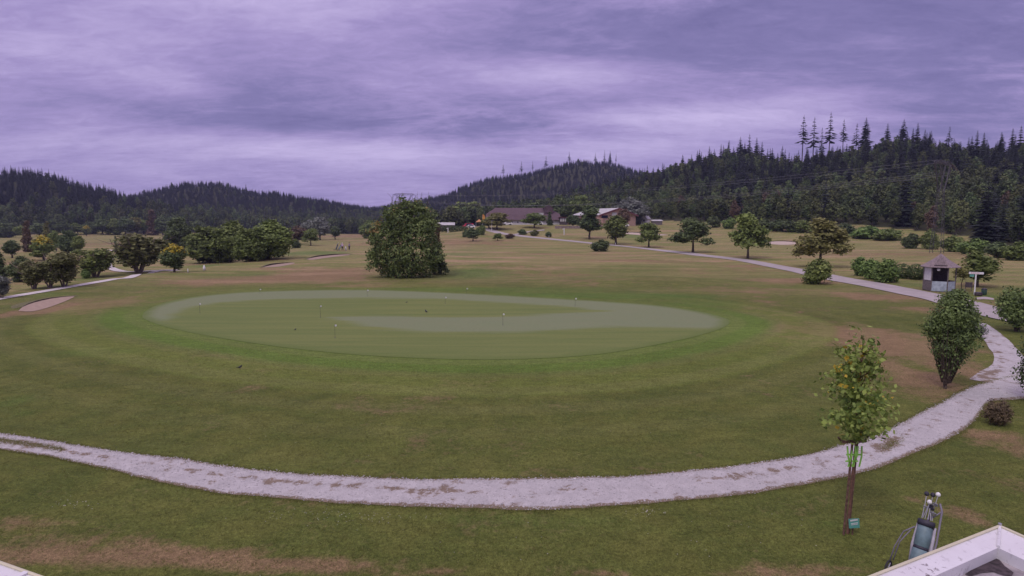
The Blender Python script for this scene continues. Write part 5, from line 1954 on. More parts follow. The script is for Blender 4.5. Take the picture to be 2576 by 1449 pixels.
# T shaped sign
sp_ = gl(2451, 741)
st = empty('direction_sign', sp_, math.radians(-30))
tag(st, 'white T-shaped signpost right of the kiosk', 'sign')
q = sp_.y / F
mb = MB()
mb.box((0, 0, 26 * q), (.10, .10, 54 * q))
mb.build('post', [M['white_paint']], st)
mb = MB()
mb.box((.02, 0, 54.5 * q), (30 * q, .14, 5 * q))
mb.build('crossbar', [M['white_paint']], st)
M['red_text'] = mat_flat('red_text', (0.55, 0.10, 0.10), .6, .1, 5)
mb = MB()
r_ = random.Random(8)
x = -10 * q
while x < 8 * q:
    wl = r_.uniform(.02, .05)
    mb.box((x, -.073, 54.8 * q), (wl, .005, .06))
    x += wl + .025
mb.build('lettering', [M['red_text']], st)
mb = MB()
mb.box((-8 * q, -.02, 48 * q), (9 * q, .04, 6 * q))
mb.build('sign_plate', [M['sign_teal']], st)
# litter bins and info board by the sign
def bin_(u, v, label, mk, hpx=16, w=.42):
    p = gl(u, v)
    h_ = hpx * p.y / F
    root = empty('litter_bin', p)
    tag(root, label, 'bin')
    mb = MB()
    mb.lathe([(w * .40, 0), (w * .5, h_ * .1), (w * .52, h_ * .80), (w * .48, h_ * .84)], (0, 0, 0), 14)
    mb.build('body', [M[mk]], root, True)
    mb = MB()
    mb.lathe([(w * .55, h_ * .82), (w * .55, h_ * .88), (w * .3, h_ * 1.0), (.03, h_ * 1.03)], (0, 0, 0), 14)
    mb.build('lid', [M['bag_dark']], root, True)


M['bin_green'] = mat_flat('bin_green', (0.03, 0.075, 0.055), .5, .1, 5)
M['bin_brown'] = mat_flat('bin_brown', (0.07, 0.05, 0.055), .7, .1, 5)
bin_(2475, 742, 'dark green litter bin right of the T-shaped signpost', 'bin_green', 17)
bin_(2461, 744, 'low dark tub at the foot of the T-shaped signpost', 'bin_brown', 9, .6)
ib = gl(2436, 733)
ibr = empty('notice_board', ib, math.radians(-25))
tag(ibr, 'dark brown notice board left behind the T-shaped signpost', 'sign')
mb = MB()
mb.box((0, 0, .62), (.55, .05, .50))
mb.build('panel', [M['wood_dark']], ibr)
for s in (-1, 1):
    mb = MB()
    mb.tube([(s * .24, .05, -.05), (s * .24, .05, .95)], .03, 6)
    mb.build('post', [M['wood_grey']], ibr)
pv = [ground(u, v)[:2] for u, v in ((2455, 752), (2475, 749), (2500, 752))]
strip('paved_apron', [ground(2455, 749)[:2], ground(2478, 747)[:2], ground(2500, 751)[:2]], [ground(2452, 754)[:2], ground(2476, 753)[:2], ground(2500, 755)[:2]], M['asphalt'], 0.02, 30, 3, 0, None, True)

# ------------------------------------------------------------------ putting flags
M['pole_dark'] = mat_flat('pole_dark', (0.06, 0.06, 0.06), .5, .1, 5)


def flag(u, vb, vt, label, group='small numbered flags on the putting green', size=.085):
    p = gl(u, vb)
    h_ = max(pix(u, vt, p.y)[2] - p.z, .35)
    root = empty('putting_flag', p, random.Random(u).uniform(-.5, .5))
    tag(root, label, 'golf flag', group)
    mb = MB()
    mb.tube([(0, 0, -.02), (0, 0, h_)], .008, 6)
    mb.build('pole', [M['pole_dark']], root)
    mb = MB()
    mb.slab([(.008, 0, h_ - size * 1.1), (.008 + size * 1.2, 0.02, h_ - size), (.008 + size * 1.2, 0.01, h_), (.008, 0, h_)], .008)
    mb.build('flag', [M['white_paint']], root)
    mb = MB()
    mb.lathe([(.055, .014), (.05, .019)], (0, 0, 0), 14)
    mb.build('cup', [M['bag_dark']], root)


flag(503, 788, 763, 'white flag near the left end of the putting green')
flag(806, 799, 769, 'white flag in the inner green area left of centre, farther of two')
flag(843, 850, 817, 'nearest white flag, in the front left part of the putting green')
flag(654, 738, 727, 'white flag at the far left rim of the putting green')
flag(924, 745, 729, 'white flag at the far rim in front of the big tree')
flag(1174, 738, 725, 'white flag on the far rim right of the big tree')
flag(1120, 764, 747, 'pinkish white flag in the upper middle of the putting green')
flag(1447, 770, 750, 'white flag in the right half near the far rim')
flag(1265, 818, 789, 'white flag on the pale tongue right of centre')


def marker(u, vb, hpx, label, w=.16, name='white_post', cat='post', group=None):
    p = gl(u, vb)
    h_ = hpx * p.y / F
    root = empty(name, p)
    tag(root, label, cat, group)
    mb = MB()
    mb.lathe([(w * .5, -.05), (w * .5, h_ * .55), (w * .30, h_ * .8), (w * .12, h_)], (0, 0, 0), 10)
    mb.build('body', [M['white_paint']], root, True)
    mb = MB()
    mb.lathe([(w * .7, -.03), (w * .7, .04), (w * .5, .06)], (0, 0, 0), 10)
    mb.build('base', [M['wood_grey']], root)


marker(514, 680, 13, 'white cone-topped marker on the grass right of the crest path', .34, 'white_marker', 'marker')
marker(870, 630, 10, 'white marker post in front of the golfers', .34, 'white_marker', 'marker')
marker(1381, 598, 6, 'small white stake in front of a round bush', .16, 'white_stake', 'stake')
marker(1548, 616, 6, 'white stake at the foot of a roadside tree', .14, 'white_stake', 'stake')
marker(473, 686, 11, 'short dark-based post at the end of the crest path', .12, 'path_post', 'post')


def tee_sign(u, vb, hpx, label):
    p = gl(u, vb)
    h_ = hpx * p.y / F
    root = empty('tee_sign', p, math.radians(8))
    tag(root, label, 'sign')
    mb = MB()
    mb.box((0, 0, h_ * .5 - .05), (.38, .12, h_ + .1), 0, 0, .85)
    mb.build('post', [M['board_white']], root)
    mb = MB()
    mb.box((-.30, 0, h_ * .86), (.55, .1, h_ * .16))
    mb.build('arm', [M['board_white']], root)


tee_sign(1419, 591, 17, 'white hook-shaped tee sign on the grass before the stone wall')
tee_sign(1127, 585, 12, 'white hook-shaped sign in front of the clipped hedge')

# ------------------------------------------------------------------ birds on the grass
M['feather_black'] = mat_flat('feather_black', (0.012, 0.012, 0.018), .5, .1, 20)


def bird(u, v, rz, label, white=False, s=1.0):
    p = gl(u, v)
    root = empty('bird', p, rz, (s, s, s))
    tag(root, label, 'bird')
    mb = MB()
    # one continuous body: tail, rump, breast, neck, head, beak
    pts = [(-.26, 0, .13), (-.14, 0, .125), (-.08, 0, .12), (0, 0, .125), (.06, 0, .15), (.095, 0, .195), (.115, 0, .215), (.14, 0, .212), (.17, 0, .205)]
    rd = [.012, .018, .045, .062, .055, .034, .034, .02, .003]
    mb.tube(pts, rd, 10)
    bo = mb.build('body', [M['feather_black']], root, True)
    if white:
        mb = MB()
        mb.tube([(-.05, 0, .095), (.01, 0, .085), (.07, 0, .125)], [.02, .045, .02], 8)
        mb.build('white_belly', [M['white_paint']], root, True)
    for sg_ in (-1, 1):
        mb = MB()
        mb.tube([(-.01, sg_ * .02, .08), (-.015, sg_ * .022, .035), (0, sg_ * .024, .0), (.03, sg_ * .026, .0)], .004, 5)
        mb.build('leg', [M['feather_black']], root)


bird(604, 928, .9, 'black and white magpie on the grass in front of the putting green', True, .72)
bird(1072, 787, 2.2, 'black crow standing in the middle of the putting green', False, .95)
bird(1023, 762, .2, 'small dark bird near the far side of the putting green', False, .5)
bird(743, 831, 1.2, 'tiny dark bird on the left front of the putting green', False, .5)

# ------------------------------------------------------------------ golfers
M['skin'] = mat_flat('skin', (0.45, 0.28, 0.20), .6, .05, 5)
M['shirt_lilac'] = mat_flat('shirt_lilac', (0.45, 0.35, 0.60), .8, .08, 5)
M['shirt_blue'] = mat_flat('shirt_blue', (0.13, 0.14, 0.45), .8, .08, 5)
M['trousers'] = mat_flat('dark_trousers', (0.02, 0.015, 0.04), .8, .1, 5)
M['hair'] = mat_flat('dark_hair', (0.03, 0.02, 0.015), .7, .1, 5)


def skin_obj(name, joints, edges, radii, mat, parent, root_i=0):
    me = bpy.data.meshes.new(name)
    me.from_pydata(joints, edges, [])
    o = link(name, me, parent)
    me.materials.append(mat)
    md = o.modifiers.new('skin', 'SKIN')
    if not me.skin_vertices:
        bpy.context.view_layer.objects.active = o
    layer = me.skin_vertices[0] if me.skin_vertices else None
    if layer:
        for i, r_ in enumerate(radii):
            rr = r_ if hasattr(r_, '__len__') else (r_, r_)
            layer.data[i].radius = rr
            layer.data[i].use_root = (i == root_i)
    sb = o.modifiers.new('sub', 'SUBSURF')
    sb.levels = sb.render_levels = 1
    return o


def person(loc, rz, label, shirt, bend=0.0, cap=False, arm=0.0):
    root = empty('person', loc, rz)
    tag(root, label, 'person')
    # joints: facing -Y, bend leans forward
    cb, sb_ = math.cos(bend), math.sin(bend)
    up = lambda z, x=0, y=0: (x, y * cb - (z - .95) * sb_, .95 + (z - .95) * cb + y * sb_)
    J = [(0, 0, .95), up(1.15), up(1.38), up(1.50), up(1.58, 0, -.02), up(1.72, 0, -.02)]
    E = [(0, 1), (1, 2), (2, 3), (3, 4), (4, 5)]
    Rr = [(.15, .11), (.14, .10), (.17, .11), (.055, .055), (.075, .09), (.07, .085)]
    for s in (-1, 1):
        b0 = len(J)
        J += [(s * .10, 0, .90), (s * .11, -.03, .50), (s * .12, .02, .09), (s * .12, -.13, .035)]
        E += [(0, b0), (b0, b0 + 1), (b0 + 1, b0 + 2), (b0 + 2, b0 + 3)]
        Rr += [.095, .06, .042, .035]
        b0 = len(J)
        sh = up(1.42, s * .20)
        el = (sh[0] + s * .05, sh[1] - .06 - arm * .1, sh[2] - .28)
        wr = (el[0] - s * .04, el[1] - .18 - arm * .1, el[2] - .17)
        pl = (wr[0] - s * .01, wr[1] - .06, wr[2] - .05)
        J += [sh, el, wr, pl]
        E += [(2, b0), (b0, b0 + 1), (b0 + 1, b0 + 2), (b0 + 2, b0 + 3)]
        Rr += [.055, .04, .027, (.035, .018)]
        for f in range(4):
            c = len(J)
            L = (.075, .085, .08, .062)[f]
            off = (f - 1.5) * .018
            J += [(pl[0] + off, pl[1] - L * .5, pl[2] - L * .35), (pl[0] + off, pl[1] - L * .7, pl[2] - L * .8)]
            E += [(b0 + 3, c), (c, c + 1)]
            Rr += [.009, .007]
        c = len(J)
        J += [(pl[0] - s * .04, pl[1] - .01, pl[2] - .01), (pl[0] - s * .055, pl[1] - .035, pl[2] - .02)]
        E += [(b0 + 2, c), (c, c + 1)]
        Rr += [.011, .008]
    skin_obj('body', J, E, Rr, M['skin'], root)
    # clothes follow the body a centimetre outside it
    skin_obj('shirt', [J[0], J[1], J[2], up(1.47), up(1.42, -.20), up(1.30, -.23, -.02), up(1.42, .20), up(1.30, .23, -.02)],
             [(0, 1), (1, 2), (2, 3), (2, 4), (4, 5), (2, 6), (6, 7)], [(.165, .125), (.155, .115), (.185, .125), .07, .07, .06, .07, .06], shirt, root)
    skin_obj('trousers', [(0, 0, .96), (-.10, 0, .88), (-.11, -.03, .50), (-.12, .02, .12), (.10, 0, .88), (.11, -.03, .50), (.12, .02, .12)],
             [(0, 1), (1, 2), (2, 3), (0, 4), (4, 5), (5, 6)], [(.17, .13), .11, .078, .06, .11, .078, .06], M['trousers'], root)
    mb = MB()
    hx, hy, hz = up(1.70, 0, -.01)
    if cap:
        mb.lathe([(.105, 0), (.10, .05), (.07, .095), (.01, .11)], (hx, hy, hz), 12)
        mb.slab([(-.07, hy - .09, hz + .01), (.07, hy - .09, hz + .01), (.05, hy - .18, hz + .0), (-.05, hy - .18, hz + .0)], .012)
        mb.build('cap', [M['white_paint']], root, True)
    else:
        mb.lathe([(.10, -.06), (.108, 0), (.10, .06), (.06, .10), (.01, .115)], (hx, hy + .02, hz), 12)
        mb.build('hair', [M['hair']], root, True)
    mb = MB()
    fx_, fy_, fz_ = up(1.66, 0, -.10)
    mb.tube([(fx_, fy_ + .01, fz_ + .02), (fx_, fy_ - .025, fz_ - .01)], [.008, .014], 6)
    mb.build('nose', [M['skin']], root)
    for s in (-1, 1):
        mb = MB()
        mb.lathe([(.004, -.01), (.012, 0), (.004, .01)], (fx_ + s * .032, fy_ + .005, fz_ + .03), 8)
        mb.build('eye', [M['hair']], root)
    return root


def over_crest(u, D, dz=0.0):
    x = (u - 1288) / F * D
    return Vector((x, D, float(H(x, D)) + dz))


GD = gl(862, 631).y + 1.0
person(over_crest(862, GD), math.radians(200), 'golfer in white cap and lilac shirt bending beside the trolleys', M['shirt_lilac'], .45, True)
person(over_crest(879, GD + 2), math.radians(150), 'dark-haired golfer in blue shirt standing right of the trolleys', M['shirt_blue'], .08, False)
golf_trolley(over_crest(847, GD + 1), 1.2, 'grey golf trolley left of the golfers, outermost of two', 1.2)
golf_trolley(over_crest(855, GD), 2.2, 'golf trolley right beside the golfer with the white cap', 1.2)

# golf cart on the path loop
cp_ = gl(316, 645)
gcart = empty('golf_cart', cp_, math.radians(60))
tag(gcart, 'white golf cart on the path loop, half hidden by the brown-tinged tree', 'golf cart')
mb = MB()
mb.box((0, 0, .45), (1.15, 2.2, .35), 0, 0, .92)
mb.box((0, -.8, .75), (1.05, .55, .35), 0, 0, .7)
mb.build('body', [M['white_paint']], gcart)
mb = MB()
mb.box((0, .25, .78), (1.0, .5, .18))
mb.box((0, .52, 1.02), (1.0, .12, .42))
mb.build('seat', [M['bag_dark']], gcart)
mb = MB()
mb.box((0, .05, 1.85), (1.2, 1.7, .07), 0, 0, .93)
mb.build('roof', [M['white_paint']], gcart)
for s in (-1, 1):
    for y_ in (-.68, .72):
        mb = MB()
        mb.tube([(s * .5, y_, .7), (s * .52, y_ * .95, 1.83)], .025, 6)
        mb.build('roof_post', [M['bag_dark']], gcart)
        mb = MB()
        c = Vector((s * .55, y_ * 1.05, .22))
        mb.tube([c - Vector((.09, 0, 0)), c + Vector((.09, 0, 0))], .22, 14)
        w = mb.build('wheel', [M['rubber']], gcart)
        mb = MB()
        mb.tube([c + Vector((s * .085, 0, 0)), c + Vector((s * .105, 0, 0))], .11, 10)
        mb.build('rim', [M['metal']], w)

# ------------------------------------------------------------------ farm buildings
M['roof_brown'] = mat_flat('roof_brown', (0.115, 0.075, 0.085), .9, .16, 2.0, .3)
M['white_wall'] = mat_flat('white_wall', (0.66, 0.64, 0.63), .9, .06, 1)
M['roof_pale'] = mat_flat('roof_pale', (0.46, 0.46, 0.44), .6, .08, 1)
M['timber'] = mat_flat('timber_orange', (0.50, 0.31, 0.22), .85, .15, 3, .1, 0, (0.44, 0.31, 0.26))
M['barge'] = mat_flat('barge_red', (0.15, 0.05, 0.06), .8, .1, 3)
M['glass'] = mat_flat('dark_glass', (0.02, 0.022, 0.05), .15, .1, 2)
M['stone'] = mat_flat('stone_wall', (0.28, 0.22, 0.20), .95, .25, 3, .5)

BD = 262.0
bx = lambda u: (u - 1288) / F * BD
bz = lambda v: pix(1288, v, BD)[2]
barn = empty('barn', (0, BD, 0))
tag(barn, 'long barn with brown shingle roof and white ground floor at the farm', 'barn')
gz0 = float(min(H(bx(1222), BD), H(bx(1408), BD))) - .5
print('barn ground', H(bx(1300), BD), H(bx(1300), BD - 12), 'v568', bz(568), 'v559', bz(559))
ridz, eavz, midz = bz(522), max(bz(558), float(H(bx(1300), BD)) + 2.0), bz(538)
x0, x1 = bx(1222), bx(1409)
yb = 14.0
mb = MB()


def P3(x, y, z):
    return (x, y, z)


# half-hipped roof with steep lower slope
A1, A2 = (x0 - .3, -.6, eavz), (x1 + .3, -.6, eavz)
B1, B2 = (x0 - .3, yb + .6, eavz), (x1 + .3, yb + .6, eavz)
hipL, hipR = x0 + 4.0, x1 - 5.0
M1, M2 = (x0 + .1, 2.6, midz), (x1 - .1, 2.6, midz)
N1, N2 = (x0 + .1, yb - 2.6, midz), (x1 - .1, yb - 2.6, midz)
R1, R2 = (hipL, yb / 2, ridz), (hipR, yb / 2, ridz)
mb.slab([A1, A2, M2, M1], .25)
mb.slab([M1, M2, R2, R1], .25)
mb.slab([B2, B1, N1, N2], .25)
mb.slab([N2, N1, R1, R2], .25)
mb.slab([N1, M1, R1], .25)
mb.slab([M2, N2, R2], .25)
rfo = mb.build('roof', [M['roof_brown']], barn)
mb = MB()
mb.box(((x0 + x1) / 2, yb / 2, (gz0 + eavz) / 2), (x1 - x0 - .6, yb - .6, eavz - gz0 - .02))
mb.build('wall', [M['white_wall']], barn)
mb = MB()
for xx in (x0 + .25, x1 - .25):
    mb.slab([(xx, .5, eavz - .1), (xx, yb - .5, eavz - .1), (xx, yb - 2.7, midz - .15), (xx, 2.7, midz - .15)], .12)
mb.build('gable_boards', [M['roof_brown']], barn)
for uu_ in np.arange(1230, 1404, 14.5):
    mb = MB()
    mb.box((bx(uu_), -.0 + .28, eavz - .85), (.55, .12, .55))
    w = mb.build('window', [M['glass']], barn)
mb = MB()
g0, g1 = bx(1369), bx(1391)
gtop = bz(514.5)
mb.slab([(g0 - .4, 2.2, bz(523)), ((g0 + g1) / 2, 2.2, gtop), ((g0 + g1) / 2, 9, gtop), (g0 - .4, 9, bz(523))], .15)
mb.slab([((g0 + g1) / 2, 2.2, gtop), (g1 + .4, 2.2, bz(523)), (g1 + .4, 9, bz(523)), ((g0 + g1) / 2, 9, gtop)], .15)
mb.slab([(g0, 2.4, bz(535)), (g1, 2.4, bz(535)), (g1, 2.4, bz(523.4)), ((g0 + g1) / 2, 2.4, gtop + -.2), (g0, 2.4, bz(523.4))], .15)
mb.build('cross_gable', [M['roof_brown']], barn)
mb = MB()
mb.box((bx(1357), -.2, bz(541)), (3.2, 2.0, 1.9))
mb.slab([(bx(1346), -1.5, bz(543)), (bx(1368), -1.5, bz(543)), (bx(1364), 1.6, bz(535.5)), (bx(1350), 1.6, bz(535.5))], .15)
mb.build('dormer', [M['roof_pale']], barn)
# porch with white windows at the right end
pr = empty('farm_porch', (bx(1415), BD - 1.5, 0))
tag(pr, 'dark timber porch with white windows at the right end of the barn', 'porch')
mb = MB()
mb.box((0, 1.5, (bz(547) + gz0) / 2), (2.9, 3.5, bz(547) - gz0))
mb.build('wall', [M['wood_dark']], pr)
mb = MB()
mb.box((0, 1.4, bz(546.6)), (3.6, 4.4, .22))
mb.build('roof', [M['barge']], pr)
for dx_ in (-.9, 0, .9):
    mb = MB()
    mb.box((dx_, -.28, bz(553.5)), (.55, .06, 1.3))
    w = mb.build('window', [M['board_white']], pr)
# pergola
pg = empty('pergola', (bx(1445), BD - 1, 0))
tag(pg, 'long low pergola with reddish posts between porch and wooden hall', 'pergola')
mb = MB()
mb.box((0, 1.5, bz(549.5)), (6.6, 4, .25))
mb.build('roof', [M['barge']], pg)
for dx_ in np.linspace(-3.0, 3.0, 6):
    mb = MB()
    mb.box((dx_, -.3, (bz(550) + gz0) / 2), (.18, .18, bz(550) - gz0))
    mb.build('post', [M['timber']], pg)
mb = MB()
mb.box((0, 3.2, (bz(552) + gz0) / 2), (6.2, .2, bz(552) - gz0))
mb.build('back_wall', [M['wood_dark']], pg)
# small pale roofed shed between
sh = empty('tent_roof_shed', (bx(1457), BD + 9, 0))
tag(sh, 'small shed with pale patterned roof left of the wooden hall', 'shed')
mb = MB()
mb.slab([(-2.2, -2, bz(543.5)), (2.4, -2, bz(539)), (2.8, 2, bz(533)), (-1.2, 2, bz(537.5))], .15)
mb.build('roof', [M['roof_pale']], sh)
mb = MB()
mb.box((.2, 0, (bz(543.6) + gz0) / 2), (3.8, 3.2, bz(543.6) - gz0))
mb.build('wall', [M['wood_dark']], sh)
# wooden hall
E_ = Vector(pix(1508, 540, 250))
gh = float(H(E_.x, E_.y)) - .4
hall = empty('wooden_hall', (E_.x, E_.y, 0), math.radians(25))
tag(hall, 'modern timber hall with pale slanting roof and red barge board', 'hall')
zE = E_.z
zP = pix(1556, 523, 254)[2]
Wg, Lg = 18.0, 22.0
mb = MB()
mb.slab([(-.6, -.8, zE - .1), (Wg / 2, -.8, zP), (Wg / 2, Lg, zP), (-.6, Lg, zE - .1)], .22)
mb.slab([(Wg / 2, -.8, zP), (Wg + .6, -.8, zE - .1), (Wg + .6, Lg, zE - .1), (Wg / 2, Lg, zP)], .22)
mb.build('roof', [M['roof_pale']], hall)
mb = MB()
mb.slab([(-.7, -.95, zE - .75), (Wg / 2, -.95, zP - .65), (Wg / 2, -.95, zP + .02), (-.7, -.95, zE - .08)], .12)
mb.slab([(Wg / 2, -.95, zP - .65), (Wg + .7, -.95, zE - .75), (Wg + .7, -.95, zE - .08), (Wg / 2, -.95, zP + .02)], .12)
mb.build('barge_board', [M['barge']], hall)
mb = MB()
mb.slab([(0, 0, gh), (Wg, 0, gh), (Wg, 0, zE - .3), (Wg / 2, 0, zP - .4), (0, 0, zE - .3)], .2)
mb.slab([(0, Lg - .5, gh), (0, 0.21, gh), (0, 0.21, zE - .32), (0, Lg - .5, zE - .32)], .2)
mb.slab([(Wg, .21, gh), (Wg, Lg - .5, gh), (Wg, Lg - .5, zE - .32), (Wg, .21, zE - .32)], .2)
mb.build('wall', [M['timber']], hall)
mb = MB()
for i in range(30):
    mb.box((.35 + i * .6, -.03, gh + 1.8), (.06, .05, 3.0))
mb.build('batten', [M['bark_pale']], hall)
mb = MB()
mb.box((2.5, -.06, zE - .85), (3.0, .1, 1.15))
mb.build('window', [M['glass']], hall)
mb = MB()
mb.box((7.2, -.06, zE + .15), (2.4, .1, 1.5))
mb.build('window', [M['board_white']], hall)
mb = MB()
mb.box((-1.2, -.9, (gh + pix(1500, 549, 250)[2]) / 2), (3.0, 2.4, pix(1500, 549, 250)[2] - gh))
mb.build('annex', [M['timber']], hall)
# low stone wall
mb = MB()
rr = random.Random(4)
pts_ = [gl(u, 575) for u in range(1398, 1540, 4)]
base_ = pts_[0]
for a in pts_:
    mb.box((a.x - base_.x, (a.y - base_.y) + rr.uniform(-.1, .1), a.z - base_.z + .45), (.74, .5 + rr.uniform(0, .1), 1.2 + rr.uniform(-.15, .2)), rr.uniform(-.05, .05))
o = mb.build('stone_wall', [M['stone']])
o.location = base_
tag(o, 'low rough stone wall in front of the farm buildings', 'wall')
# small house right
sm = empty('small_house', pix(1624, 552, 268), math.radians(-30))
sm.location.z = float(H(sm.location.x, sm.location.y)) - .2
tag(sm, 'small white gabled house right of the silver grey trees', 'house')
mb = MB()
mb.box((0, 0, 1.4), (2.6, 4.5, 2.8))
mb.slab([(-1.3, -2.26, 2.8), (1.3, -2.26, 2.8), (0, -2.26, 4.3)], .1)
mb.build('wall', [M['white_wall']], sm)
mb = MB()
mb.slab([(-1.7, -2.6, 2.5), (0, -2.6, 4.5), (0, 2.6, 4.5), (-1.7, 2.6, 2.5)], .12)
mb.slab([(0, -2.6, 4.5), (1.7, -2.6, 2.5), (1.7, 2.6, 2.5), (0, 2.6, 4.5)], .12)
mb.build('roof', [M['roof_pale']], sm)
mb = MB()
mb.box((0, -2.3, 1.9), (.8, .08, .9))
mb.build('window', [M['glass']], sm)
# grey shed roof farther right
gs = empty('grey_shed', pix(1652, 556, 262))
gs.location.z = float(H(gs.location.x, gs.location.y)) - .2
tag(gs, 'low grey shed right of the small white house', 'shed')
mb = MB()
mb.box((0, 0, .9), (4.2, 2.6, 1.8))
mb.build('wall', [M['wood_grey']], gs)
mb = MB()
mb.slab([(-2.4, -1.6, 1.85), (2.4, -1.6, 1.85), (2.4, 1.6, 2.4), (-2.4, 1.6, 2.4)], .12)
mb.build('roof', [M['roof_pale']], gs)
# long white shed left
p0_, p1_ = Vector(pix(1098, 566, 290)), Vector(pix(1145, 566, 290))
ws = empty('white_shed', ((p0_.x + p1_.x) / 2, 290, float(H((p0_.x + p1_.x) / 2, 290)) - .2))
tag(ws, 'long low shed with bright pale roof behind the clipped hedge', 'shed')
L = (p1_.x - p0_.x) * 1.0
zt = pix(1120, 560, 290)[2] - ws.location.z
mb = MB()
mb.slab([(-L / 2, -2, zt - 1.1), (L / 2, -2, zt - 1.1), (L / 2 - .3, 2.5, zt + .1), (-L / 2 + .3, 2.5, zt + .1)], .12)
mb.build('roof', [M['roof_pale']], ws)
mb = MB()
mb.box((0, .3, (zt - 1.2) / 2), (L - .6, 3.6, zt - 1.25))
mb.build('wall', [M['wood_dark']], ws)


def car(u, vb, D, body_m, label, rz, name='parked_car', van=False, cat='car', group=None):
    p = over_crest(u, D)
    root = empty(name, p, rz)
    tag(root, label, cat, group)
    L, Wd, Hh = (4.6, 1.9, 1.9) if van else (4.2, 1.75, 1.45)
    mb = MB()
    prof = [(-L / 2, .35), (-L / 2 + .1, .75), (-L / 2 + .9, .9), (-L / 2 + 1.5, Hh - .06), (L / 2 - .7, Hh), (L / 2 - .1, .95), (L / 2, .4)] if not van else \
           [(-L / 2, .35), (-L / 2 + .05, .9), (-L / 2 + .7, 1.1), (-L / 2 + 1.2, Hh), (L / 2 - .15, Hh + .02), (L / 2, .9), (L / 2, .4)]
    vs = [(x, -Wd / 2 * (1 if z < 1 else .88), z) for x, z in prof] + [(x, Wd / 2 * (1 if z < 1 else .88), z) for x, z in prof]
    n_ = len(prof)
    fs = [tuple(range(n_)), tuple(range(2 * n_ - 1, n_ - 1, -1))] + [((i + 1) % n_, i, n_ + i, n_ + (i + 1) % n_) for i in range(n_)]
    mb.add(vs, fs)
    mb.build('body', [M[body_m]], root)
    for s in (-1, 1):
        mb = MB()
        mb.slab([(-L / 2 + 1.35, s * Wd * .475, .98), (L / 2 - .6, s * Wd * .475, .98), (L / 2 - .85, s * Wd * .452, Hh - .12), (-L / 2 + 1.75, s * Wd * .452, Hh - .12)], .02 * s)
        mb.build('window', [M['glass']], root)
        for x in (-L / 2 + .8, L / 2 - .8):
            mb = MB()
            mb.tube([(x, s * Wd * .40, .32), (x, s * Wd * .505, .32)], .32, 14)
            mb.build('wheel', [M['rubber']], root)
    return root


M['car_red'] = mat_flat('car_red', (0.48, 0.03, 0.07), .4, .05, 2)
car(1178, 565, 258, 'car_red', 'red van parked left of the barn', .1, 'parked_van', True, 'van')
car(1183, 569, 252, 'white_paint', 'white car parked directly in front of the red van', .15)
car(1276, 566, 258, 'white_paint', 'white car parked under the trees at the left part of the barn', .3)
car(1353, 562, 257, 'white_paint', 'white car parked before the right half of the barn', .1)
car(1567, 571, 246, 'white_paint', 'white car standing on the grass right of the wooden hall', .2)
# orange market tent and yellow banner
tp = over_crest(1206, 256)
tn_ = empty('orange_tent', tp)
tag(tn_, 'small orange tent beside the left end of the barn', 'tent')
M['orange'] = mat_flat('orange_cloth', (0.55, 0.27, 0.12), .8, .1, 3)
M['yellow'] = mat_flat('yellow_cloth', (0.60, 0.38, 0.05), .8, .2, 2, 0, 0, (0.5, .12, .04))
mb = MB()
for i in range(4):
    a, b_ = math.radians(45 + 90 * i), math.radians(135 + 90 * i)
    mb.slab([(2 * math.cos(a), 2 * math.sin(a), 2.0), (2 * math.cos(b_), 2 * math.sin(b_), 2.0), (0, 0, 3.2)], .05)
mb.build('canopy', [M['orange']], tn_)
for i in range(4):
    a = math.radians(45 + 90 * i)
    mb = MB()
    mb.tube([(1.9 * math.cos(a), 1.9 * math.sin(a), -.1), (1.9 * math.cos(a), 1.9 * math.sin(a), 2.0)], .05, 6)
    mb.build('pole', [M['metal']], tn_)
fp_ = over_crest(1214, 257)
fb = empty('feather_banner', fp_)
tag(fb, 'tall yellow and orange banner beside the orange tent', 'banner')
mb = MB()
mb.tube([(0, 0, -.1), (0, 0, 4.8)], .04, 6)
mb.build('pole', [M['metal']], fb)
mb = MB()
mb.slab([(.05, 0, 1.4), (1.0, .1, 1.6), (1.1, .1, 4.2), (.6, .05, 5.0), (.05, 0, 5.0)], .03)
mb.build('cloth', [M['yellow']], fb)
# lamp posts / flag pole by the road
for (u, vb, vt, lab) in ((1237, 581, 555, 'pale thin lamp post where the road meets the farm yard'),):
    p = gl(u, vb)
    h_ = pix(u, vt, p.y)[2] - p.z
    lpz = empty('lamp_post', p)
    tag(lpz, lab, 'lamp post')
    mb = MB()
    mb.tube([(0, 0, -.05), (0, 0, h_)], [.09, .05], 8)
    mb.build('pole', [M['board_white']], lpz)
    mb = MB()
    mb.box((.25, 0, h_), (.6, .2, .12))
    mb.build('lamp_head', [M['metal']], lpz)

# ------------------------------------------------------------------ pylons and wires
M['steel'] = mat_flat('galvanised_steel', (0.075, 0.07, 0.08), .6, .1, 2)


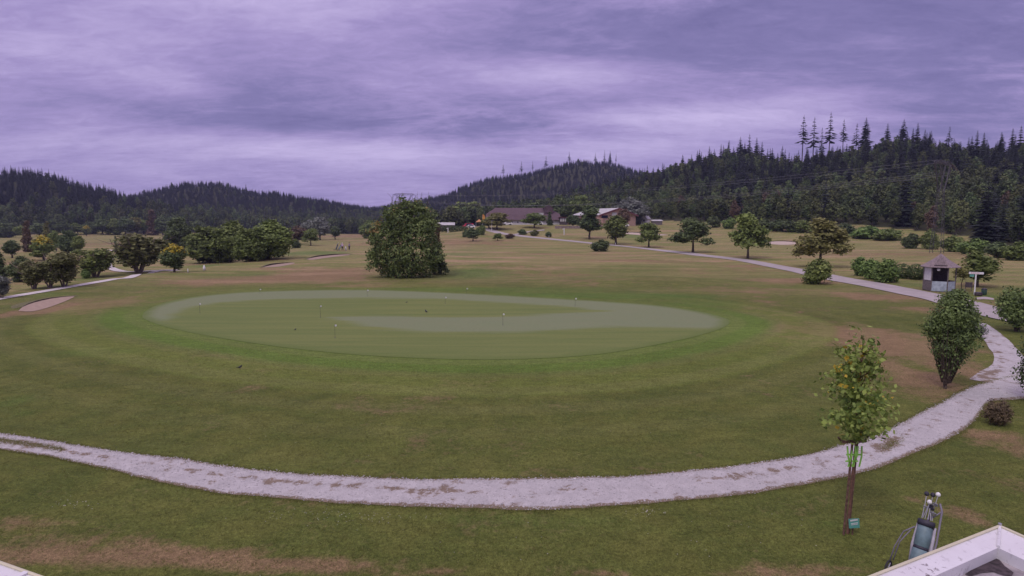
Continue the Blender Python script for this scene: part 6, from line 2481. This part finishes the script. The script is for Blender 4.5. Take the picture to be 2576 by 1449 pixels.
def pylon_mesh():
    mb = MB()
    Ht, wb, ww = 14.0, 1.15, .62
    lv = np.linspace(0, 1, 8) ** .85 * Ht
    hw = lambda z: wb + (ww - wb) * (z / Ht) ** .8
    for sx in (-1, 1):
        for sy in (-1, 1):
            mb.tube([(sx * hw(z), sy * hw(z), z - (.4 if z == 0 else 0)) for z in lv], .05, 4)
    for i in range(len(lv) - 1):
        a, b_ = hw(lv[i]), hw(lv[i + 1])
        for k in range(4):
            c, s = (1, 0, -1, 0)[k], (0, 1, 0, -1)[k]
            pa = lambda w_, q, z: ((c * w_ - s * w_ * q), (s * w_ + c * w_ * q), z)
            mb.tube([pa(a, -1, lv[i]), pa(b_, 1, lv[i + 1])], .022, 4)
            mb.tube([pa(a, 1, lv[i]), pa(b_, -1, lv[i + 1])], .022, 4)
            mb.tube([pa(b_, -1, lv[i + 1]), pa(b_, 1, lv[i + 1])], .022, 4)
    zt_, zc = 20.6, 21.3
    for sy in (-.45, .45):
        for s in (-1, 1):
            mb.tube([(s * .55, sy, Ht), (s * 3.9, sy, zt_)], .07, 4)
            mb.tube([(s * .2, sy, Ht + .3), (s * 3.3, sy, zt_)], .05, 4)
            for i in range(5):
                f0, f1 = i / 5, (i + .5) / 5
                mb.tube([(s * (.55 + 3.35 * f0), sy, Ht + 6.6 * f0), (s * (.2 + 3.1 * f1), sy, Ht + .3 + 6.3 * f1)], .03, 4)
        mb.tube([(-5.6, sy * .4, zt_), (5.6, sy * .4, zt_)], .07, 4)
        mb.tube([(-3.9, sy, zc), (3.9, sy, zc)], .06, 4)
        mb.tube([(-5.6, sy * .4, zt_), (-3.9, sy, zc)], .05, 4)
        mb.tube([(5.6, sy * .4, zt_), (3.9, sy, zc)], .05, 4)
        for i in range(12):
            xa = -4.8 + i * .8
            mb.tube([(xa, sy, zt_), (xa + .4, sy, zc)], .03, 4)
            mb.tube([(xa + .4, sy, zc), (xa + .8, sy, zt_)], .03, 4)
    return raw_mesh('lattice', mb.v, mb.f, [M['steel']], mb.m)


def insul_mesh(x):
    mb = MB()
    mb.tube([(x, 0, 20.5), (x, 0, 18.4)], .05, 6)
    for i in range(9):
        mb.lathe([(.04, -.05), (.16, 0), (.04, .05)], (x, 0, 18.7 + i * .2), 8)
    return raw_mesh('insulator', mb.v, mb.f, [M['wood_dark']], mb.m)


PYL = pylon_mesh()
INS = [insul_mesh(x) for x in (-5.5, 0, 5.5)]


def pylon(x, y, rz, sc, label):
    z = float(H(x, y))
    root = empty('power_pylon', (x, y, z), rz, (sc, sc, sc))
    tag(root, label, 'pylon', 'steel lattice pylons of the power line')
    link('lattice', PYL, root)
    for m_ in INS:
        link('insulator', m_, root)
    return root


px1, py1 = -52.5, 300.0
px2, py2 = 89.0, 128.0
topz1 = pix(1018, 487, 300)[2]
topz2 = pix(2370, 405, 128)[2]
s1 = (topz1 - float(H(px1, py1))) / 21.3
s2 = (topz2 - float(H(px2, py2))) / 21.3
ang_line = math.atan2(py1 - py2, px1 - px2)
pylon(px1, py1, math.radians(4), s1, 'steel pylon top rising above the big central tree')
pylon(px2, py2, ang_line + math.pi / 2, s2, 'faint grey lattice pylon behind the kiosk against the right hillside')
pylon(-265.0, 600.0, math.radians(20), .95, 'distant faint pylon against the dark hill left of centre')
mw = mat_flat('wire', (0.22, 0.22, 0.24), .5, .05, 2)


def wire(a, b_, sag, label):
    mb = MB()
    a, b_ = Vector(a), Vector(b_)
    pts = []
    for i in range(41):
        f = i / 40
        p = a.lerp(b_, f)
        p.z -= sag * 4 * f * (1 - f)
        pts.append(p - a)
    mb.tube(pts, .022, 4)
    o = mb.build('power_line', [mw])
    o.location = a
    tag(o, label, 'power line', 'wires of the power line')


d2 = (math.cos(ang_line + math.pi / 2), math.sin(ang_line + math.pi / 2))
for i, (off, lab) in enumerate(((-5.5, 'outer far conductor wire'), (0, 'middle conductor wire'), (5.5, 'nearest conductor wire'))):
    za = float(H(px2, py2)) + 18.4 * s2
    zb = float(H(px1, py1)) + 18.4 * s1
    wire((px2 + d2[0] * off * s2, py2 + d2[1] * off * s2, za), (px1 - off * s1 * 1.0, py1, zb), 4.6, lab + ' strung from the right pylon to the pylon behind the central tree')
for off, lab in ((-3.9, 'far upper earth wire'), (3.9, 'near upper earth wire')):
    wire((px2 + d2[0] * off * s2, py2 + d2[1] * off * s2, float(H(px2, py2)) + 21.3 * s2), (px1 - off * s1, py1, float(H(px1, py1)) + 21.3 * s1), 3.4, lab + ' strung between the two pylons')

# ------------------------------------------------------------------ clover flowers and grass tufts near the camera
rg = np.random.RandomState(12)
cnt = 26000
r_ = 9 + 26 * rg.rand(cnt) ** 1.2
th = np.radians(rg.uniform(-44, 44, cnt))
gx, gy = r_ * np.sin(th), r_ * np.cos(th)
pathpoly = np.vstack([EA[::12], EB[::-12]])
ok = ~inside(pathpoly, gx, gy) & (sdist(GREEN[::6], gx, gy) > 1.0) & ((gx ** 2 + gy ** 2) > 64)
gx, gy = gx[ok], gy[ok]
ie = rg.randint(0, len(EA), 9000)
fe = np.where(rg.rand(9000) < .5, rg.normal(-.02, .03, 9000), rg.normal(1.02, .03, 9000))
lf = rg.rand(9000) < .12
ie = np.where(lf, (rg.rand(9000) * 140).astype(int) + 60, ie)
fe = np.where(lf, rg.normal(.45, .10, 9000), fe)
lf2 = rg.rand(9000) < .03
ie = np.where(lf2, (rg.normal(1130, 14, 9000)).astype(int), ie)
fe = np.where(lf2, rg.normal(.5, .08, 9000), fe)
qe = EA[ie] * (1 - fe[:, None]) + EB[ie] * fe[:, None]
gx, gy = np.concatenate([gx, qe[:, 0]]), np.concatenate([gy, qe[:, 1]])
n_ = len(gx)
B_ = 5
V, T = [], []
ci = np.repeat(np.arange(n_), B_)
N = len(ci)
bx_, by_ = gx[ci] + rg.normal(0, .035, N), gy[ci] + rg.normal(0, .035, N)
bz_ = H(bx_, by_)
hh2 = rg.uniform(.02, .05, N)
a = rg.rand(N) * 6.28
wd_ = .006
tipx, tipy = bx_ + rg.normal(0, .025, N), by_ + rg.normal(0, .025, N)
V = np.stack([np.column_stack([bx_ - np.cos(a) * wd_, by_ - np.sin(a) * wd_, bz_ - .005]), np.column_stack([bx_ + np.cos(a) * wd_, by_ + np.sin(a) * wd_, bz_ - .005]),
              np.column_stack([tipx, tipy, bz_ + hh2])], 1).reshape(-1, 3)
T = rg.rand(N)
M['blade'] = mat_leaf('grass_blade', (0.110, 0.130, 0.030), (0.330, 0.330, 0.110), trans=.45, objvar=0)
me = raw_mesh('grass_tufts', V, np.arange(len(V)).reshape(-1, 3), [M['blade']], attrs={'tone': ('FACE', T), 'accent': ('FACE', np.zeros(N))})
tag(link('grass_tufts', me), 'short loose grass tufts standing out of the near lawn', 'grass', None, 'stuff')

rc2 = np.random.RandomState(5)
P_ = []
for (u, v, ru, rv, c_) in ((860, 1300, 170, 18, 70), (180, 1272, 50, 14, 26), (1640, 1292, 60, 9, 30), (1400, 1340, 900, 90, 40), (900, 1080, 700, 90, 30)):
    for k_ in range(c_):
        P_.append(ground(u + rc2.normal(0, ru * .6), v + rc2.normal(0, rv * .6)))
mb = MB()
for (x, y, z) in P_:
    r1 = rc2.uniform(.006, .011)
    mb.add([(x + q[0] * r1, y + q[1] * r1, z + .045 + q[2] * r1) for q in ico], icf)
M['clover'] = mat_flat('clover_white', (0.62, 0.60, 0.55), .9, .1, 30)
tag(mb.build('clover_flowers', [M['clover']]), 'tiny white clover flowers sprinkled over the near lawn', 'flowers', None, 'stuff')

# ------------------------------------------------------------------ haze
HAZE = 0.00016
if HAZE:
    mb = MB()
    mb.box((0, 300, 67.5), (2600, 2400, 145.0))
    hm = bpy.data.materials.new('haze_air')
    hm.use_nodes = True
    t = NT(hm.node_tree)
    t.n.clear()
    o_ = t.new('ShaderNodeOutputMaterial')
    pv_ = t.new('ShaderNodeVolumePrincipled')
    pv_.inputs['Color'].default_value = (0.62, 0.68, 1.0, 1)
    pv_.inputs['Density'].default_value = HAZE
    pv_.inputs['Anisotropy'].default_value = 0.2
    t.l.new(pv_.outputs[0], o_.inputs['Volume'])
    hz = mb.build('haze', [hm])
    tag(hz, 'thin bluish haze filling the valley air', 'haze', None, 'stuff')
SC.cycles.volume_bounces = 0
SC.cycles.max_bounces = 6
SC.cycles.diffuse_bounces = 3
SC.cycles.transparent_max_bounces = 8
SC.cycles.use_denoising = True
